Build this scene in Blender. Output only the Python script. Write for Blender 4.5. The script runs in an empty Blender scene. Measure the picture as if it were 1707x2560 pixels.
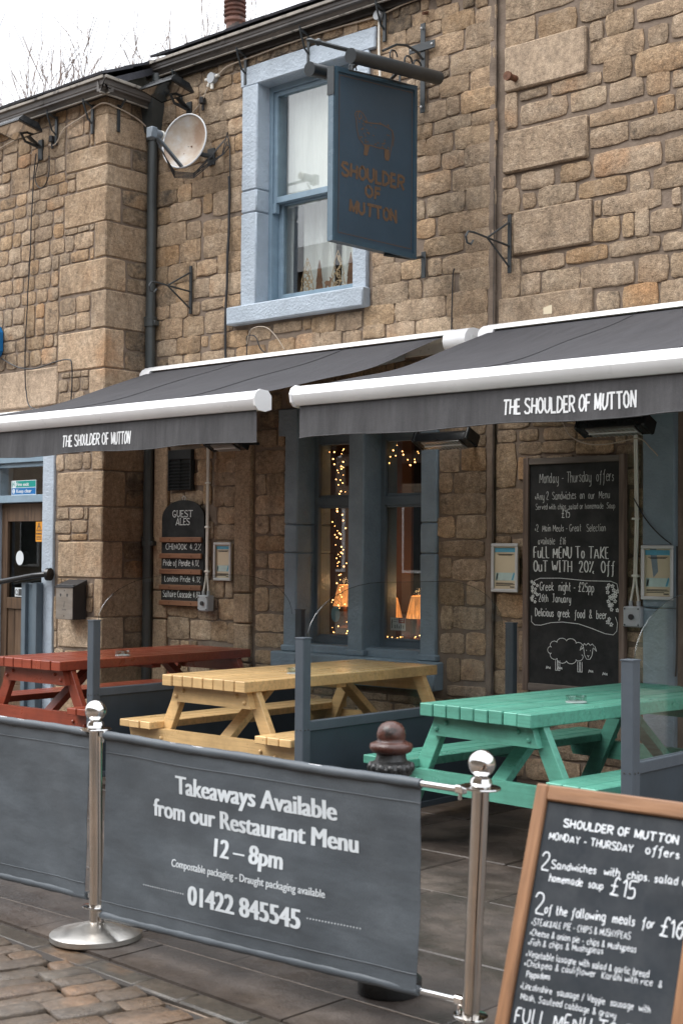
import bpy, bmesh, math, random
from math import sin, cos, pi, radians, sqrt
from mathutils import Vector, Matrix, noise

SC = bpy.context.scene
COL = SC.collection
random.seed(7)

# ------------------------------------------------------------------ camera
cam_d = bpy.data.cameras.new("camera")
cam_d.sensor_fit = 'VERTICAL'; cam_d.sensor_height = 36.0; cam_d.lens = 50.0
cam_d.clip_start = 0.05; cam_d.clip_end = 800
cam = bpy.data.objects.new("camera", cam_d); COL.objects.link(cam)
TH = radians(47.8); PITCH = math.atan(103 / 3556.0); ROLL = 0.008
fw = Vector((-cos(TH) * cos(PITCH), sin(TH) * cos(PITCH), sin(PITCH)))
r0 = Vector((sin(TH), cos(TH), 0)); u0 = r0.cross(fw)
rr = r0 * cos(ROLL) + u0 * sin(ROLL); uu = u0 * cos(ROLL) - r0 * sin(ROLL)
M = Matrix((rr, uu, -fw)).transposed().to_4x4()
M.translation = Vector((0, -7.9, 1.5))
cam.matrix_world = M
cam_d.dof.use_dof = True; cam_d.dof.focus_distance = 9.6; cam_d.dof.aperture_fstop = 5.6
SC.camera = cam

# ------------------------------------------------------------------ world, overcast sky
W = bpy.data.worlds.new("World"); SC.world = W; W.use_nodes = True
nt = W.node_tree; nt.nodes.clear()
sky = nt.nodes.new('ShaderNodeTexSky'); sky.sky_type = 'NISHITA'; sky.sun_disc = False
SUN_EL, SUN_AZ = radians(53.5), radians(217)
sky.sun_elevation = SUN_EL; sky.sun_rotation = SUN_AZ
sky.air_density = 1.0; sky.dust_density = 4.0
hs = nt.nodes.new('ShaderNodeHueSaturation'); hs.inputs['Saturation'].default_value = 0.15
mx = nt.nodes.new('ShaderNodeMix'); mx.data_type = 'RGBA'; mx.inputs[0].default_value = 0.78
mx.inputs[7].default_value = (10.4, 10.8, 11.4, 1)
bg = nt.nodes.new('ShaderNodeBackground'); bg.inputs[1].default_value = 0.12
wo = nt.nodes.new('ShaderNodeOutputWorld')
nt.links.new(sky.outputs[0], hs.inputs['Color']); nt.links.new(hs.outputs[0], mx.inputs[6])
# standard overcast sky: brightness rises smoothly from the horizon to the zenith
tc = nt.nodes.new('ShaderNodeTexCoord'); sp0 = nt.nodes.new('ShaderNodeSeparateXYZ'); mr = nt.nodes.new('ShaderNodeMapRange')
mr.inputs[1].default_value = 0.0; mr.inputs[2].default_value = 1.0; mr.inputs[3].default_value = 0.62; mr.inputs[4].default_value = 1.75
vm = nt.nodes.new('ShaderNodeVectorMath'); vm.operation = 'SCALE'
nt.links.new(tc.outputs['Generated'], sp0.inputs[0]); nt.links.new(sp0.outputs[2], mr.inputs[0])
nt.links.new(mx.outputs[2], vm.inputs[0]); nt.links.new(mr.outputs[0], vm.inputs['Scale'])
nt.links.new(vm.outputs[0], bg.inputs[0]); nt.links.new(bg.outputs[0], wo.inputs[0])
# soft sun behind the cloud: comes from the street side, a little from the left
sd = bpy.data.lights.new("sun", 'SUN'); sd.energy = 1.5; sd.angle = radians(38); sd.color = (1.0, 0.965, 0.92)
so = bpy.data.objects.new("sun", sd); COL.objects.link(so)
_d = Vector((-0.50, -0.66, 1.12))
so.rotation_euler = _d.to_track_quat('Z', 'Y').to_euler()
vs = SC.view_settings
vs.view_transform = 'Standard'; vs.look = 'None'; vs.gamma = 1.0; vs.use_curve_mapping = False
vs.exposure = 0.68
SC.cycles.max_bounces = 8; SC.cycles.transparent_max_bounces = 24
SC.cycles.glossy_bounces = 4; SC.cycles.transmission_bounces = 6

# ------------------------------------------------------------------ materials
MATS = {}
def nodes(name):
    m = bpy.data.materials.new(name); m.use_nodes = True
    t = m.node_tree; t.nodes.clear()
    o = t.nodes.new('ShaderNodeOutputMaterial'); p = t.nodes.new('ShaderNodeBsdfPrincipled')
    t.links.new(p.outputs[0], o.inputs[0])
    return m, t, p, o
def pos(t):
    return t.nodes.new('ShaderNodeNewGeometry').outputs['Position']
def objco(t):
    return t.nodes.new('ShaderNodeTexCoord').outputs['Object']
def nz(t, vec, scale, detail=4, rough=0.55, scl=None):
    if scl:
        mp = t.nodes.new('ShaderNodeMapping'); mp.inputs['Scale'].default_value = scl
        t.links.new(vec, mp.inputs[0]); vec = mp.outputs[0]
    n = t.nodes.new('ShaderNodeTexNoise'); n.inputs['Scale'].default_value = scale
    n.inputs['Detail'].default_value = detail; n.inputs['Roughness'].default_value = rough
    t.links.new(vec, n.inputs['Vector']); return n.outputs['Fac']
def ramp(t, fac, stops, interp='LINEAR'):
    r = t.nodes.new('ShaderNodeValToRGB'); r.color_ramp.interpolation = interp
    el = r.color_ramp.elements
    while len(el) > 1: el.remove(el[-1])
    el[0].position = stops[0][0]; c = stops[0][1]; el[0].color = (*c, 1) if not isinstance(c, (int, float)) else (c, c, c, 1)
    for p_, c in stops[1:]:
        e = el.new(p_); e.color = (*c, 1) if not isinstance(c, (int, float)) else (c, c, c, 1)
    t.links.new(fac, r.inputs[0]); return r.outputs[0]
def mixc(t, fac, a, b, mode='MIX'):
    m = t.nodes.new('ShaderNodeMix'); m.data_type = 'RGBA'; m.blend_type = mode
    for v, i in ((fac, 0), (a, 6), (b, 7)):
        if isinstance(v, (int, float)): m.inputs[i].default_value = v
        elif isinstance(v, tuple): m.inputs[i].default_value = (*v, 1)
        else: t.links.new(v, m.inputs[i])
    return m.outputs[2]
def math_(t, op, a, b=None):
    m = t.nodes.new('ShaderNodeMath'); m.operation = op
    for v, i in ((a, 0), (b, 1)):
        if v is None: continue
        if isinstance(v, (int, float)): m.inputs[i].default_value = v
        else: t.links.new(v, m.inputs[i])
    return m.outputs[0]
def bump(t, p, h, dist=0.01, strength=1.0):
    b = t.nodes.new('ShaderNodeBump'); b.inputs['Distance'].default_value = dist
    b.inputs['Strength'].default_value = strength
    t.links.new(h, b.inputs['Height']); t.links.new(b.outputs[0], p.inputs['Normal'])
def plain(name, col, rough=0.5, metal=0.0, var=0.12, vscale=6, bscale=0, bdist=0.002, coat=0, dirt=None, dscale=3, dthr=0.6, scl=None):
    """painted / metal / fabric surface: base colour with small uneven wear"""
    m, t, p, o = nodes(name)
    g = pos(t)
    f = nz(t, g, vscale, 5, 0.6, scl)
    c1 = tuple(c * (1 - var) for c in col); c2 = tuple(min(1, c * (1 + var)) for c in col)
    c = ramp(t, f, [(0.3, c1), (0.7, c2)])
    if dirt:
        d = ramp(t, nz(t, g, dscale, 8, 0.7), [(dthr, 0.0), (dthr + 0.08, 1.0)])
        c = mixc(t, d, c, dirt)
    t.links.new(c, p.inputs['Base Color'])
    p.inputs['Metallic'].default_value = metal
    t.links.new(ramp(t, nz(t, g, vscale * 2.3, 4), [(0.25, max(0.02, rough * 0.75)), (0.75, min(1, rough * 1.25))]), p.inputs['Roughness'])
    if coat: p.inputs['Coat Weight'].default_value = coat; p.inputs['Coat Roughness'].default_value = 0.15
    if bscale: bump(t, p, nz(t, g, bscale, 4, 0.6, scl), bdist)
    MATS[name] = m; return m

def stone_mat(name, stops, soot=0.55, dark=(0.075, 0.065, 0.055), bd=0.020, mott=0.40):
    m, t, p, o = nodes(name)
    oi = t.nodes.new('ShaderNodeObjectInfo'); g = pos(t)
    stops = [(a, (c[0] * 1.03, c[1] * .95, c[2] * .905)) for a, c in stops]
    base = ramp(t, oi.outputs['Random'], stops)
    wn = t.nodes.new('ShaderNodeTexWhiteNoise'); wn.noise_dimensions = '1D'
    t.links.new(math_(t, 'MULTIPLY', oi.outputs['Random'], 77.7), wn.inputs['W'])
    bright = ramp(t, wn.outputs['Value'], [(0, 0.62), (1, 1.15)])
    base = mixc(t, 1.0, base, bright, 'MULTIPLY')
    n1 = nz(t, g, 7, 6, 0.65)
    base = mixc(t, mott, base, ramp(t, n1, [(0.25, (0.20, 0.125, 0.068)), (0.5, (0.44, 0.32, 0.205)), (0.75, (0.62, 0.50, 0.37))]))
    # rusty blush on some stones
    n2 = nz(t, g, 2.3, 4, 0.5)
    ru = math_(t, 'MULTIPLY', ramp(t, n2, [(0.55, 0.0), (0.7, 0.55)]), ramp(t, wn.outputs['Value'], [(0.4, 0), (0.7, 1)]))
    base = mixc(t, ru, base, (0.40, 0.20, 0.085))
    # black weathering crust
    n3 = nz(t, g, 3.4, 10, 0.78)
    so_ = ramp(t, n3, [(soot, 0.0), (soot + 0.13, 0.8)])
    base = mixc(t, so_, base, dark)
    # rain streaks
    n6 = nz(t, g, 5.5, 7, 0.7, (1, 1, .22))
    base = mixc(t, ramp(t, n6, [(0.52, 0.0), (0.70, 0.55)]), base, (0.12, 0.095, 0.07))
    # pits
    n4 = nz(t, g, 62, 4, 0.75)
    pits = ramp(t, n4, [(0.30, 1.0), (0.42, 0.0)])
    base = mixc(t, math_(t, 'MULTIPLY', pits, 0.65), base, (0.13, 0.095, 0.065))
    n5 = nz(t, g, 160, 2, 0.6)
    base = mixc(t, 0.55, base, ramp(t, n5, [(0.3, 0.4), (0.7, 1.6)]), 'MULTIPLY')
    base = mixc(t, 0.55, base, ramp(t, nz(t, g, 30, 6, 0.75), [(0.32, 0.35), (0.68, 1.6)]), 'MULTIPLY')
    t.links.new(base, p.inputs['Base Color'])
    p.inputs['Roughness'].default_value = 0.93; p.inputs['Specular IOR Level'].default_value = 0.25
    h = math_(t, 'ADD', math_(t, 'MULTIPLY', nz(t, g, 17, 8, 0.75), 1.3), math_(t, 'MULTIPLY', n4, 0.45))
    h = math_(t, 'ADD', h, math_(t, 'MULTIPLY', n5, 0.15))
    bump(t, p, h, bd)
    MATS[name] = m; return m

TAN = [(0.0, (0.40, 0.30, 0.205)), (0.2, (0.46, 0.36, 0.255)), (0.35, (0.41, 0.285, 0.165)), (0.5, (0.45, 0.37, 0.28)),
       (0.62, (0.37, 0.315, 0.245)), (0.75, (0.50, 0.42, 0.32)), (0.88, (0.43, 0.27, 0.135)), (1.0, (0.35, 0.265, 0.18))]
stone_mat('stone', TAN, 0.555)
stone_mat('stone_grey', [(0, (0.36, 0.29, 0.215)), (0.4, (0.43, 0.355, 0.275)), (0.7, (0.38, 0.31, 0.235)), (1, (0.43, 0.32, 0.20))], 0.565)
stone_mat('quoin', [(0, (0.50, 0.415, 0.32)), (0.5, (0.44, 0.335, 0.23)), (1, (0.48, 0.385, 0.28))], 0.60, bd=0.016)
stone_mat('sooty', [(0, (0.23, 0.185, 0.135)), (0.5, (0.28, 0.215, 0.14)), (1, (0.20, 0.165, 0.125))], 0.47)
stone_mat('smooth_stone', [(0, (0.37, 0.285, 0.20)), (1, (0.42, 0.33, 0.235))], 0.66, bd=0.004, mott=0.25)
stone_mat('lintel_stone', [(0, (0.55, 0.46, 0.36)), (1, (0.52, 0.435, 0.335))], 0.70, bd=0.004, mott=0.2)
stone_mat('sett', [(0, (0.052, 0.034, 0.024)), (0.25, (0.082, 0.048, 0.026)), (0.45, (0.042, 0.033, 0.027)), (0.6, (0.024, 0.026, 0.026)), (0.75, (0.064, 0.042, 0.027)), (1, (0.046, 0.039, 0.034))], 0.62, dark=(0.04, 0.035, 0.03), bd=0.007, mott=0.12)
for k in ('sett',):
    q = [n for n in MATS[k].node_tree.nodes if n.type == 'BSDF_PRINCIPLED'][0]
    q.inputs['Specular IOR Level'].default_value = 0.6
    tt = MATS[k].node_tree
    tt.links.new(ramp(tt, nz(tt, pos(tt), 5, 5, 0.7), [(0.35, 0.22), (0.65, 0.6)]), q.inputs['Roughness'])
stone_mat('edging', [(0, (0.028, 0.030, 0.028)), (1, (0.050, 0.046, 0.040))], 0.7, dark=(0.03, 0.03, 0.028), bd=0.005, mott=0.05)
q = [n for n in MATS['edging'].node_tree.nodes if n.type == 'BSDF_PRINCIPLED'][0]
q.inputs['Roughness'].default_value = 0.3; q.inputs['Specular IOR Level'].default_value = 0.6

def mortar():
    m, t, p, o = nodes('mortar'); g = pos(t)
    c = ramp(t, nz(t, g, 5, 8, 0.7), [(0.3, (0.13, 0.098, 0.073)), (0.5, (0.20, 0.152, 0.115)), (0.7, (0.27, 0.21, 0.165))])
    d = ramp(t, nz(t, g, 2.2, 9, 0.75), [(0.58, 0.0), (0.72, 0.75)])
    t.links.new(mixc(t, d, c, (0.09, 0.07, 0.055)), p.inputs['Base Color'])
    p.inputs['Roughness'].default_value = 0.95
    bump(t, p, nz(t, g, 55, 5, 0.7), 0.006)
    MATS['mortar'] = m
mortar()

def flag():
    """wet stone flags: dark damp stone, puddled sheen, chewing-gum specks"""
    m, t, p, o = nodes('flagstone'); g = pos(t)
    oi = t.nodes.new('ShaderNodeObjectInfo')
    c = ramp(t, nz(t, g, 3.0, 8, 0.65), [(0.3, (0.030, 0.024, 0.020)), (0.5, (0.055, 0.042, 0.034)), (0.7, (0.100, 0.077, 0.061))])
    c = mixc(t, 1.0, c, ramp(t, oi.outputs['Random'], [(0, 0.7), (1, 1.25)]), 'MULTIPLY')
    wet = ramp(t, nz(t, g, 1.9, 8, 0.68, (1, 1.25, 1)), [(0.42, 0.0), (0.60, 1.0)])
    c = mixc(t, math_(t, 'MULTIPLY', wet, 0.5), c, (0.026, 0.021, 0.018))
    sp = ramp(t, nz(t, g, 34, 2, 0.5), [(0.74, 0.0), (0.77, 1.0)])
    c = mixc(t, math_(t, 'MULTIPLY', sp, 0.7), c, (0.03, 0.025, 0.022))
    t.links.new(c, p.inputs['Base Color'])
    t.links.new(ramp(t, wet, [(0, 0.6), (1, 0.3)]), p.inputs['Roughness'])
    p.inputs['Specular IOR Level'].default_value = 0.5
    bump(t, p, math_(t, 'ADD', nz(t, g, 9, 7, 0.7), math_(t, 'MULTIPLY', nz(t, g, 90, 3, 0.6), 0.25)), 0.010)
    MATS['flagstone'] = m
flag()

def wood(name, c1, c2, c3, rough=0.5, axis='X', sc=1.0):
    m, t, p, o = nodes(name); g = objco(t)
    s = {'X': (1.2, 16, 16), 'Y': (16, 1.2, 16), 'Z': (16, 16, 1.2)}[axis]
    f = nz(t, g, 2.2 * sc, 7, 0.62, s)
    c = ramp(t, f, [(0.32, c1), (0.5, c2), (0.68, c3)])
    kn = ramp(t, nz(t, g, 3.6 * sc, 1, 0.2), [(0.78, 0.0), (0.82, 1.0)])
    c = mixc(t, kn, c, tuple(v * 0.35 for v in c1))
    t.links.new(c, p.inputs['Base Color']); p.inputs['Roughness'].default_value = rough
    bump(t, p, f, 0.0015); MATS[name] = m
wood('board_wood', (0.14, 0.070, 0.034), (0.24, 0.120, 0.058), (0.33, 0.175, 0.09), 0.42, 'Z')
wood('board_wood_x', (0.14, 0.070, 0.034), (0.24, 0.120, 0.058), (0.33, 0.175, 0.09), 0.42, 'X')
wood('dark_wood', (0.05, 0.035, 0.025), (0.085, 0.055, 0.038), (0.12, 0.08, 0.05), 0.6, 'Z')
wood('grey_wood', (0.075, 0.06, 0.05), (0.12, 0.10, 0.085), (0.18, 0.15, 0.125), 0.7, 'X')
wood('grey_wood_z', (0.08, 0.055, 0.042), (0.13, 0.09, 0.07), (0.20, 0.15, 0.12), 0.7, 'Z')
wood('door_wood', (0.07, 0.042, 0.025), (0.12, 0.072, 0.042), (0.17, 0.11, 0.068), 0.5, 'Z')
wood('slat_wood', (0.13, 0.055, 0.03), (0.20, 0.09, 0.045), (0.26, 0.125, 0.065), 0.55, 'X')
wood('ply_wood', (0.34, 0.22, 0.12), (0.46, 0.32, 0.19), (0.55, 0.40, 0.25), 0.7, 'Z')

def paint_table(name, col, chip):
    m, t, p, o = nodes(name); g = objco(t); w = pos(t)
    f = nz(t, g, 3, 6, 0.6, (1.0, 14, 14))
    c = ramp(t, f, [(0.25, tuple(v * 0.66 for v in col)), (0.5, col), (0.75, tuple(min(1, v * 1.15) for v in col))])
    oi = t.nodes.new('ShaderNodeObjectInfo'); c = mixc(t, 1.0, c, ramp(t, oi.outputs['Random'], [(0, 0.86), (1, 1.1)]), 'MULTIPLY')
    n = nz(t, w, 8, 12, 0.85)
    c = mixc(t, math_(t, 'MULTIPLY', ramp(t, n, [(0.615, 0.0), (0.65, 1.0)]), 0.75), c, chip)
    n2 = nz(t, w, 3, 8, 0.7)
    c = mixc(t, math_(t, 'MULTIPLY', ramp(t, n2, [(0.42, 0.0), (0.70, 0.6)]), 1.0), c, tuple(v * 0.45 for v in col))
    n3 = nz(t, w, 26, 8, 0.8)
    c = mixc(t, ramp(t, n3, [(0.60, 0.0), (0.68, 0.5)]), c, tuple(v * 0.55 for v in col))
    rub = nz(t, g, 2.2, 10, 0.85, (1, 9, 9))
    c = mixc(t, ramp(t, rub, [(0.60, 0.0), (0.66, 0.45)]), c, tuple(min(1, v * 0.6 + .16) for v in col))
    t.links.new(c, p.inputs['Base Color'])
    t.links.new(ramp(t, n2, [(0.3, 0.20), (0.7, 0.48)]), p.inputs['Roughness'])
    bump(t, p, math_(t, 'ADD', f, math_(t, 'MULTIPLY', n, 0.5)), 0.0012)
    MATS[name] = m
paint_table('green_paint', (0.120, 0.375, 0.280), (0.05, 0.06, 0.045))
paint_table('yellow_paint', (0.68, 0.45, 0.21), (0.16, 0.11, 0.06))
paint_table('red_paint', (0.28, 0.058, 0.030), (0.07, 0.02, 0.016))

plain('blue_paint', (0.385, 0.445, 0.51), 0.5, var=0.10, bscale=45, bdist=0.008, dirt=(0.22, 0.25, 0.29), dscale=5, dthr=0.66)
plain('blue_frame', (0.215, 0.30, 0.37), 0.4, var=0.10, vscale=12, bscale=30, bdist=0.001, dirt=(0.13, 0.16, 0.18), dthr=0.68)
plain('slate_blue', (0.195, 0.255, 0.305), 0.5, var=0.14, bscale=40, bdist=0.007, dirt=(0.12, 0.13, 0.14), dscale=6, dthr=0.67)
plain('slate_frame', (0.10, 0.135, 0.165), 0.45, var=0.14, bscale=30, bdist=0.001)
plain('screen_paint', (0.066, 0.080, 0.096), 0.5, var=0.10, bscale=60, bdist=0.0006, dirt=(0.16, 0.16, 0.15), dscale=7, dthr=0.70)
plain('screen_dark', (0.038, 0.048, 0.058), 0.55, var=0.12)
plain('screen_panel', (0.032, 0.044, 0.056), 0.5, var=0.16, vscale=3, dirt=(0.07, 0.075, 0.075), dthr=0.66)
plain('white_coat', (0.80, 0.80, 0.81), 0.32, var=0.06, vscale=3, coat=0.3, dirt=(0.50, 0.49, 0.46), dscale=11, dthr=0.66)
plain('white_dirty', (0.72, 0.72, 0.71), 0.5, var=0.08, dirt=(0.22, 0.20, 0.17), dscale=9, dthr=0.60)
plain('white_pvc', (0.72, 0.70, 0.64), 0.45, var=0.05)
plain('cream_cable', (0.46, 0.38, 0.30), 0.6, var=0.12)
plain('grey_box', (0.36, 0.38, 0.40), 0.45, var=0.08)
plain('white_print', (0.70, 0.71, 0.72), 0.6, var=0.05)
plain('banner_print', (0.56, 0.60, 0.63), 0.6, var=0.06)
plain('chalk', (0.62, 0.64, 0.63), 0.95, var=0.28, vscale=140)
plain('chalk_dim', (0.42, 0.43, 0.42), 0.95, var=0.35, vscale=120)
plain('paint_pen', (0.66, 0.69, 0.72), 0.8, var=0.15, vscale=120)
plain('chalkboard', (0.008, 0.009, 0.009), 0.85, var=0.25, vscale=4, dirt=(0.016, 0.017, 0.017), dscale=3, dthr=0.5)
plain('board_face', (0.013, 0.018, 0.024), 0.75, var=0.20, vscale=5, dirt=(0.022, 0.027, 0.033), dscale=4, dthr=0.5)
plain('black_paint', (0.022, 0.027, 0.03), 0.38, var=0.2, bscale=50, bdist=0.001)
plain('black_gloss', (0.016, 0.017, 0.018), 0.22, var=0.2)
plain('iron', (0.028, 0.033, 0.036), 0.5, var=0.3, bscale=60, bdist=0.001, dirt=(0.09, 0.045, 0.025), dscale=12, dthr=0.68)
plain('cast_black', (0.018, 0.018, 0.018), 0.33, var=0.3, bscale=35, bdist=0.004)
plain('cast_brown', (0.062, 0.024, 0.017), 0.30, var=0.35, vscale=14, bscale=30, bdist=0.004, dirt=(0.02, 0.014, 0.012), dscale=13, dthr=0.55)
plain('gutter', (0.085, 0.075, 0.068), 0.36, var=0.22, vscale=5, bscale=20, bdist=0.001, dirt=(0.20, 0.18, 0.15), dscale=7, dthr=0.64)
plain('gutter_lip', (0.26, 0.235, 0.20), 0.5, var=0.25, vscale=9, dirt=(0.06, 0.05, 0.045), dscale=10, dthr=0.55)
plain('pipe_black', (0.05, 0.056, 0.056), 0.36, var=0.18, bscale=25, bdist=0.0006)
plain('slate', (0.035, 0.036, 0.045), 0.6, var=0.4, vscale=8, bscale=20, bdist=0.006, dirt=(0.06, 0.07, 0.04), dscale=8, dthr=0.6)
plain('terracotta', (0.17, 0.085, 0.065), 0.75, var=0.3, vscale=9, bscale=30, bdist=0.003, dirt=(0.07, 0.06, 0.055), dscale=6, dthr=0.52)
plain('steel', (0.58, 0.53, 0.48), 0.13, metal=1.0, var=0.08, vscale=9)
plain('chrome', (0.72, 0.71, 0.70), 0.07, metal=1.0, var=0.05)
plain('brushed', (0.50, 0.48, 0.45), 0.36, metal=1.0, var=0.12, vscale=7, scl=(1, 1, 8))
plain('alu', (0.58, 0.59, 0.60), 0.35, metal=0.25, var=0.05)
plain('dish_grey', (0.50, 0.51, 0.52), 0.5, var=0.06)
plain('lnb', (0.13, 0.155, 0.18), 0.5, var=0.1)
plain('bark', (0.22, 0.17, 0.15), 0.9, var=0.3, vscale=2)
plain('cable', (0.02, 0.02, 0.022), 0.5, var=0.2)
plain('curtain', (0.60, 0.33, 0.16), 0.9, var=0.15, scl=(8, 1, 1))
plain('net_and_sky_white', (0.78, 0.77, 0.74), 0.95, var=0.05, scl=(8, 1, 1))
plain('grey_drape', (0.42, 0.42, 0.41), 0.95, var=0.12, scl=(8, 1, 1))
plain('room_dark', (0.05, 0.035, 0.027), 0.8, var=0.2)
plain('room_brown', (0.17, 0.085, 0.045), 0.7, var=0.25, vscale=2)
plain('soffit', (0.035, 0.03, 0.027), 0.8, var=0.3)
plain('sign_blue', (0.026, 0.055, 0.084), 0.42, var=0.12, vscale=2.5)
plain('sign_frame', (0.030, 0.066, 0.095), 0.45, var=0.15)
plain('sign_edge', (0.11, 0.16, 0.20), 0.25, var=0.10)
plain('sign_gold', (0.105, 0.062, 0.035), 0.6, var=0.12)
plain('cream_paper', (0.62, 0.53, 0.38), 0.6, var=0.05)
plain('paper_blue', (0.10, 0.36, 0.52), 0.6, var=0.15, vscale=12)
plain('paper_pale', (0.48, 0.62, 0.60), 0.6, var=0.12, vscale=12)
plain('ink', (0.05, 0.05, 0.05), 0.7)
plain('safety_green', (0.0, 0.26, 0.22), 0.4, var=0.03)
plain('safety_blue', (0.0, 0.13, 0.36), 0.4, var=0.03)
plain('sticker_yellow', (0.72, 0.30, 0.02), 0.5, var=0.05)
plain('sticker_white', (0.62, 0.66, 0.68), 0.5, var=0.04)
plain('sticker_blue', (0.16, 0.36, 0.46), 0.5, var=0.05)
plain('sticker_red', (0.35, 0.05, 0.04), 0.5, var=0.05)
plain('rust', (0.12, 0.05, 0.025), 0.8, var=0.4, vscale=30)
plain('hill_ground', (0.055, 0.062, 0.035), 0.95, var=0.4, vscale=0.12, bscale=1, bdist=0.4)
plain('far_wood', (0.05, 0.045, 0.035), 0.95, var=0.4, vscale=0.2, bscale=0.6, bdist=1.0)

def fabric(name, col, streak=0.25):
    m, t, p, o = nodes(name); g = pos(t)
    f = nz(t, g, 3, 6, 0.6, (9, 1, 1.0))
    c = ramp(t, f, [(0.3, tuple(v * (1 - streak) for v in col)), (0.7, tuple(v * (1 + streak) for v in col))])
    w = nz(t, g, 400, 1, 0.5)
    c = mixc(t, 0.3, c, ramp(t, w, [(0.35, 0.6), (0.65, 1.4)]), 'MULTIPLY')
    t.links.new(c, p.inputs['Base Color']); p.inputs['Roughness'].default_value = 0.85
    p.inputs['Specular IOR Level'].default_value = 0.3
    bump(t, p, math_(t, 'ADD', math_(t, 'MULTIPLY', w, 0.25), nz(t, g, 6, 4, 0.6, (2.5, 1, 1))), 0.006)
    MATS[name] = m
fabric('awning_fabric', (0.050, 0.049, 0.054), 0.16)
fabric('valance_fabric', (0.070, 0.069, 0.072), 0.2)

def banner_mat():
    m, t, p, o = nodes('banner_pvc'); g = pos(t)
    f = nz(t, g, 3.5, 7, 0.65, (1, 1, 2.2))
    c = ramp(t, f, [(0.3, (0.050, 0.060, 0.070)), (0.5, (0.064, 0.076, 0.088)), (0.7, (0.086, 0.100, 0.114))])
    w = nz(t, g, 260, 2, 0.5)
    c = mixc(t, 0.25, c, ramp(t, w, [(0.35, 0.6), (0.65, 1.4)]), 'MULTIPLY')
    t.links.new(c, p.inputs['Base Color'])
    t.links.new(ramp(t, f, [(0.3, 0.38), (0.7, 0.6)]), p.inputs['Roughness'])
    bump(t, p, nz(t, g, 3, 4, 0.55, (0.7, 1, 2.0)), 0.012, 0.6)
    MATS['banner_pvc'] = m
banner_mat()

def dish_mat():
    m, t, p, o = nodes('dish_face'); g = objco(t)
    f = nz(t, g, 3.0, 5, 0.6)
    c = ramp(t, f, [(0.35, (0.36, 0.36, 0.35)), (0.48, (0.30, 0.25, 0.20)), (0.62, (0.19, 0.12, 0.075))])
    t.links.new(c, p.inputs['Base Color']); p.inputs['Roughness'].default_value = 0.6
    MATS['dish_face'] = m
dish_mat()

def emis(name, col, strength):
    m = bpy.data.materials.new(name); m.use_nodes = True; t = m.node_tree; t.nodes.clear()
    o = t.nodes.new('ShaderNodeOutputMaterial'); e = t.nodes.new('ShaderNodeEmission')
    e.inputs[0].default_value = (*col, 1); e.inputs[1].default_value = strength
    t.links.new(e.outputs[0], o.inputs[0]); MATS[name] = m
emis('bulb_glow', (1.0, 0.45, 0.14), 7)
def shade_mat():
    m, t, p, o = nodes('lamp_shade'); g = objco(t)
    n = nz(t, g, 55, 2, 0.5, (1, 1, 0.02))
    p.inputs['Base Color'].default_value = (0.75, 0.42, 0.2, 1)
    p.inputs['Emission Color'].default_value = (1.0, 0.33, 0.085, 1)
    sx = t.nodes.new('ShaderNodeSeparateXYZ'); t.links.new(g, sx.inputs[0])
    gr = ramp(t, sx.outputs[2], [(0.18, 1.25), (0.26, 0.9), (0.35, 0.45)])
    t.links.new(math_(t, 'MULTIPLY', ramp(t, n, [(0.38, 0.35), (0.62, 1.0)]), gr), p.inputs['Emission Strength'])
    MATS['lamp_shade'] = m
shade_mat()

def glass(name, ior=1.7, tint=(0.96, 0.98, 0.97), rough=0.0, scale=1.0):
    m = bpy.data.materials.new(name); m.use_nodes = True; t = m.node_tree; t.nodes.clear()
    o = t.nodes.new('ShaderNodeOutputMaterial'); tr = t.nodes.new('ShaderNodeBsdfTransparent')
    gl = t.nodes.new('ShaderNodeBsdfGlossy'); gl.inputs['Roughness'].default_value = rough
    lw = t.nodes.new('ShaderNodeLayerWeight'); lw.inputs[0].default_value = 0.5
    f0 = ((ior - 1) / (ior + 1)) ** 2
    fres = math_(t, 'ADD', math_(t, 'MULTIPLY', math_(t, 'POWER', lw.outputs['Facing'], 4.0), 1 - f0), f0)
    tr.inputs[0].default_value = (*tint, 1); mxs = t.nodes.new('ShaderNodeMixShader')
    t.links.new(math_(t, 'MULTIPLY', fres, scale), mxs.inputs[0])
    t.links.new(tr.outputs[0], mxs.inputs[1]); t.links.new(gl.outputs[0], mxs.inputs[2])
    t.links.new(mxs.outputs[0], o.inputs[0]); MATS[name] = m
glass('window_glass', 2.1)
glass('screen_glass', 1.30, (0.95, 0.97, 0.965))
glass('door_glass', 1.45, (0.6, 0.65, 0.65))
glass('screen_edge', 2.0, (0.5, 0.55, 0.55), 0.15)
glass('glass_rim', 1.9, (0.8, 0.86, 0.84))

plain('flag_joint', (0.035, 0.028, 0.023), 0.7, var=0.3, bscale=40, bdist=0.003)
plain('pale_joint', (0.20, 0.16, 0.13), 0.8, var=0.3, vscale=30, bscale=40, bdist=0.003)

plain('opposite_stone', (0.17, 0.13, 0.095), 0.9, var=0.3, vscale=2)
plain('opposite_pane', (0.03, 0.035, 0.04), 0.08, var=0.1)
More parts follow.
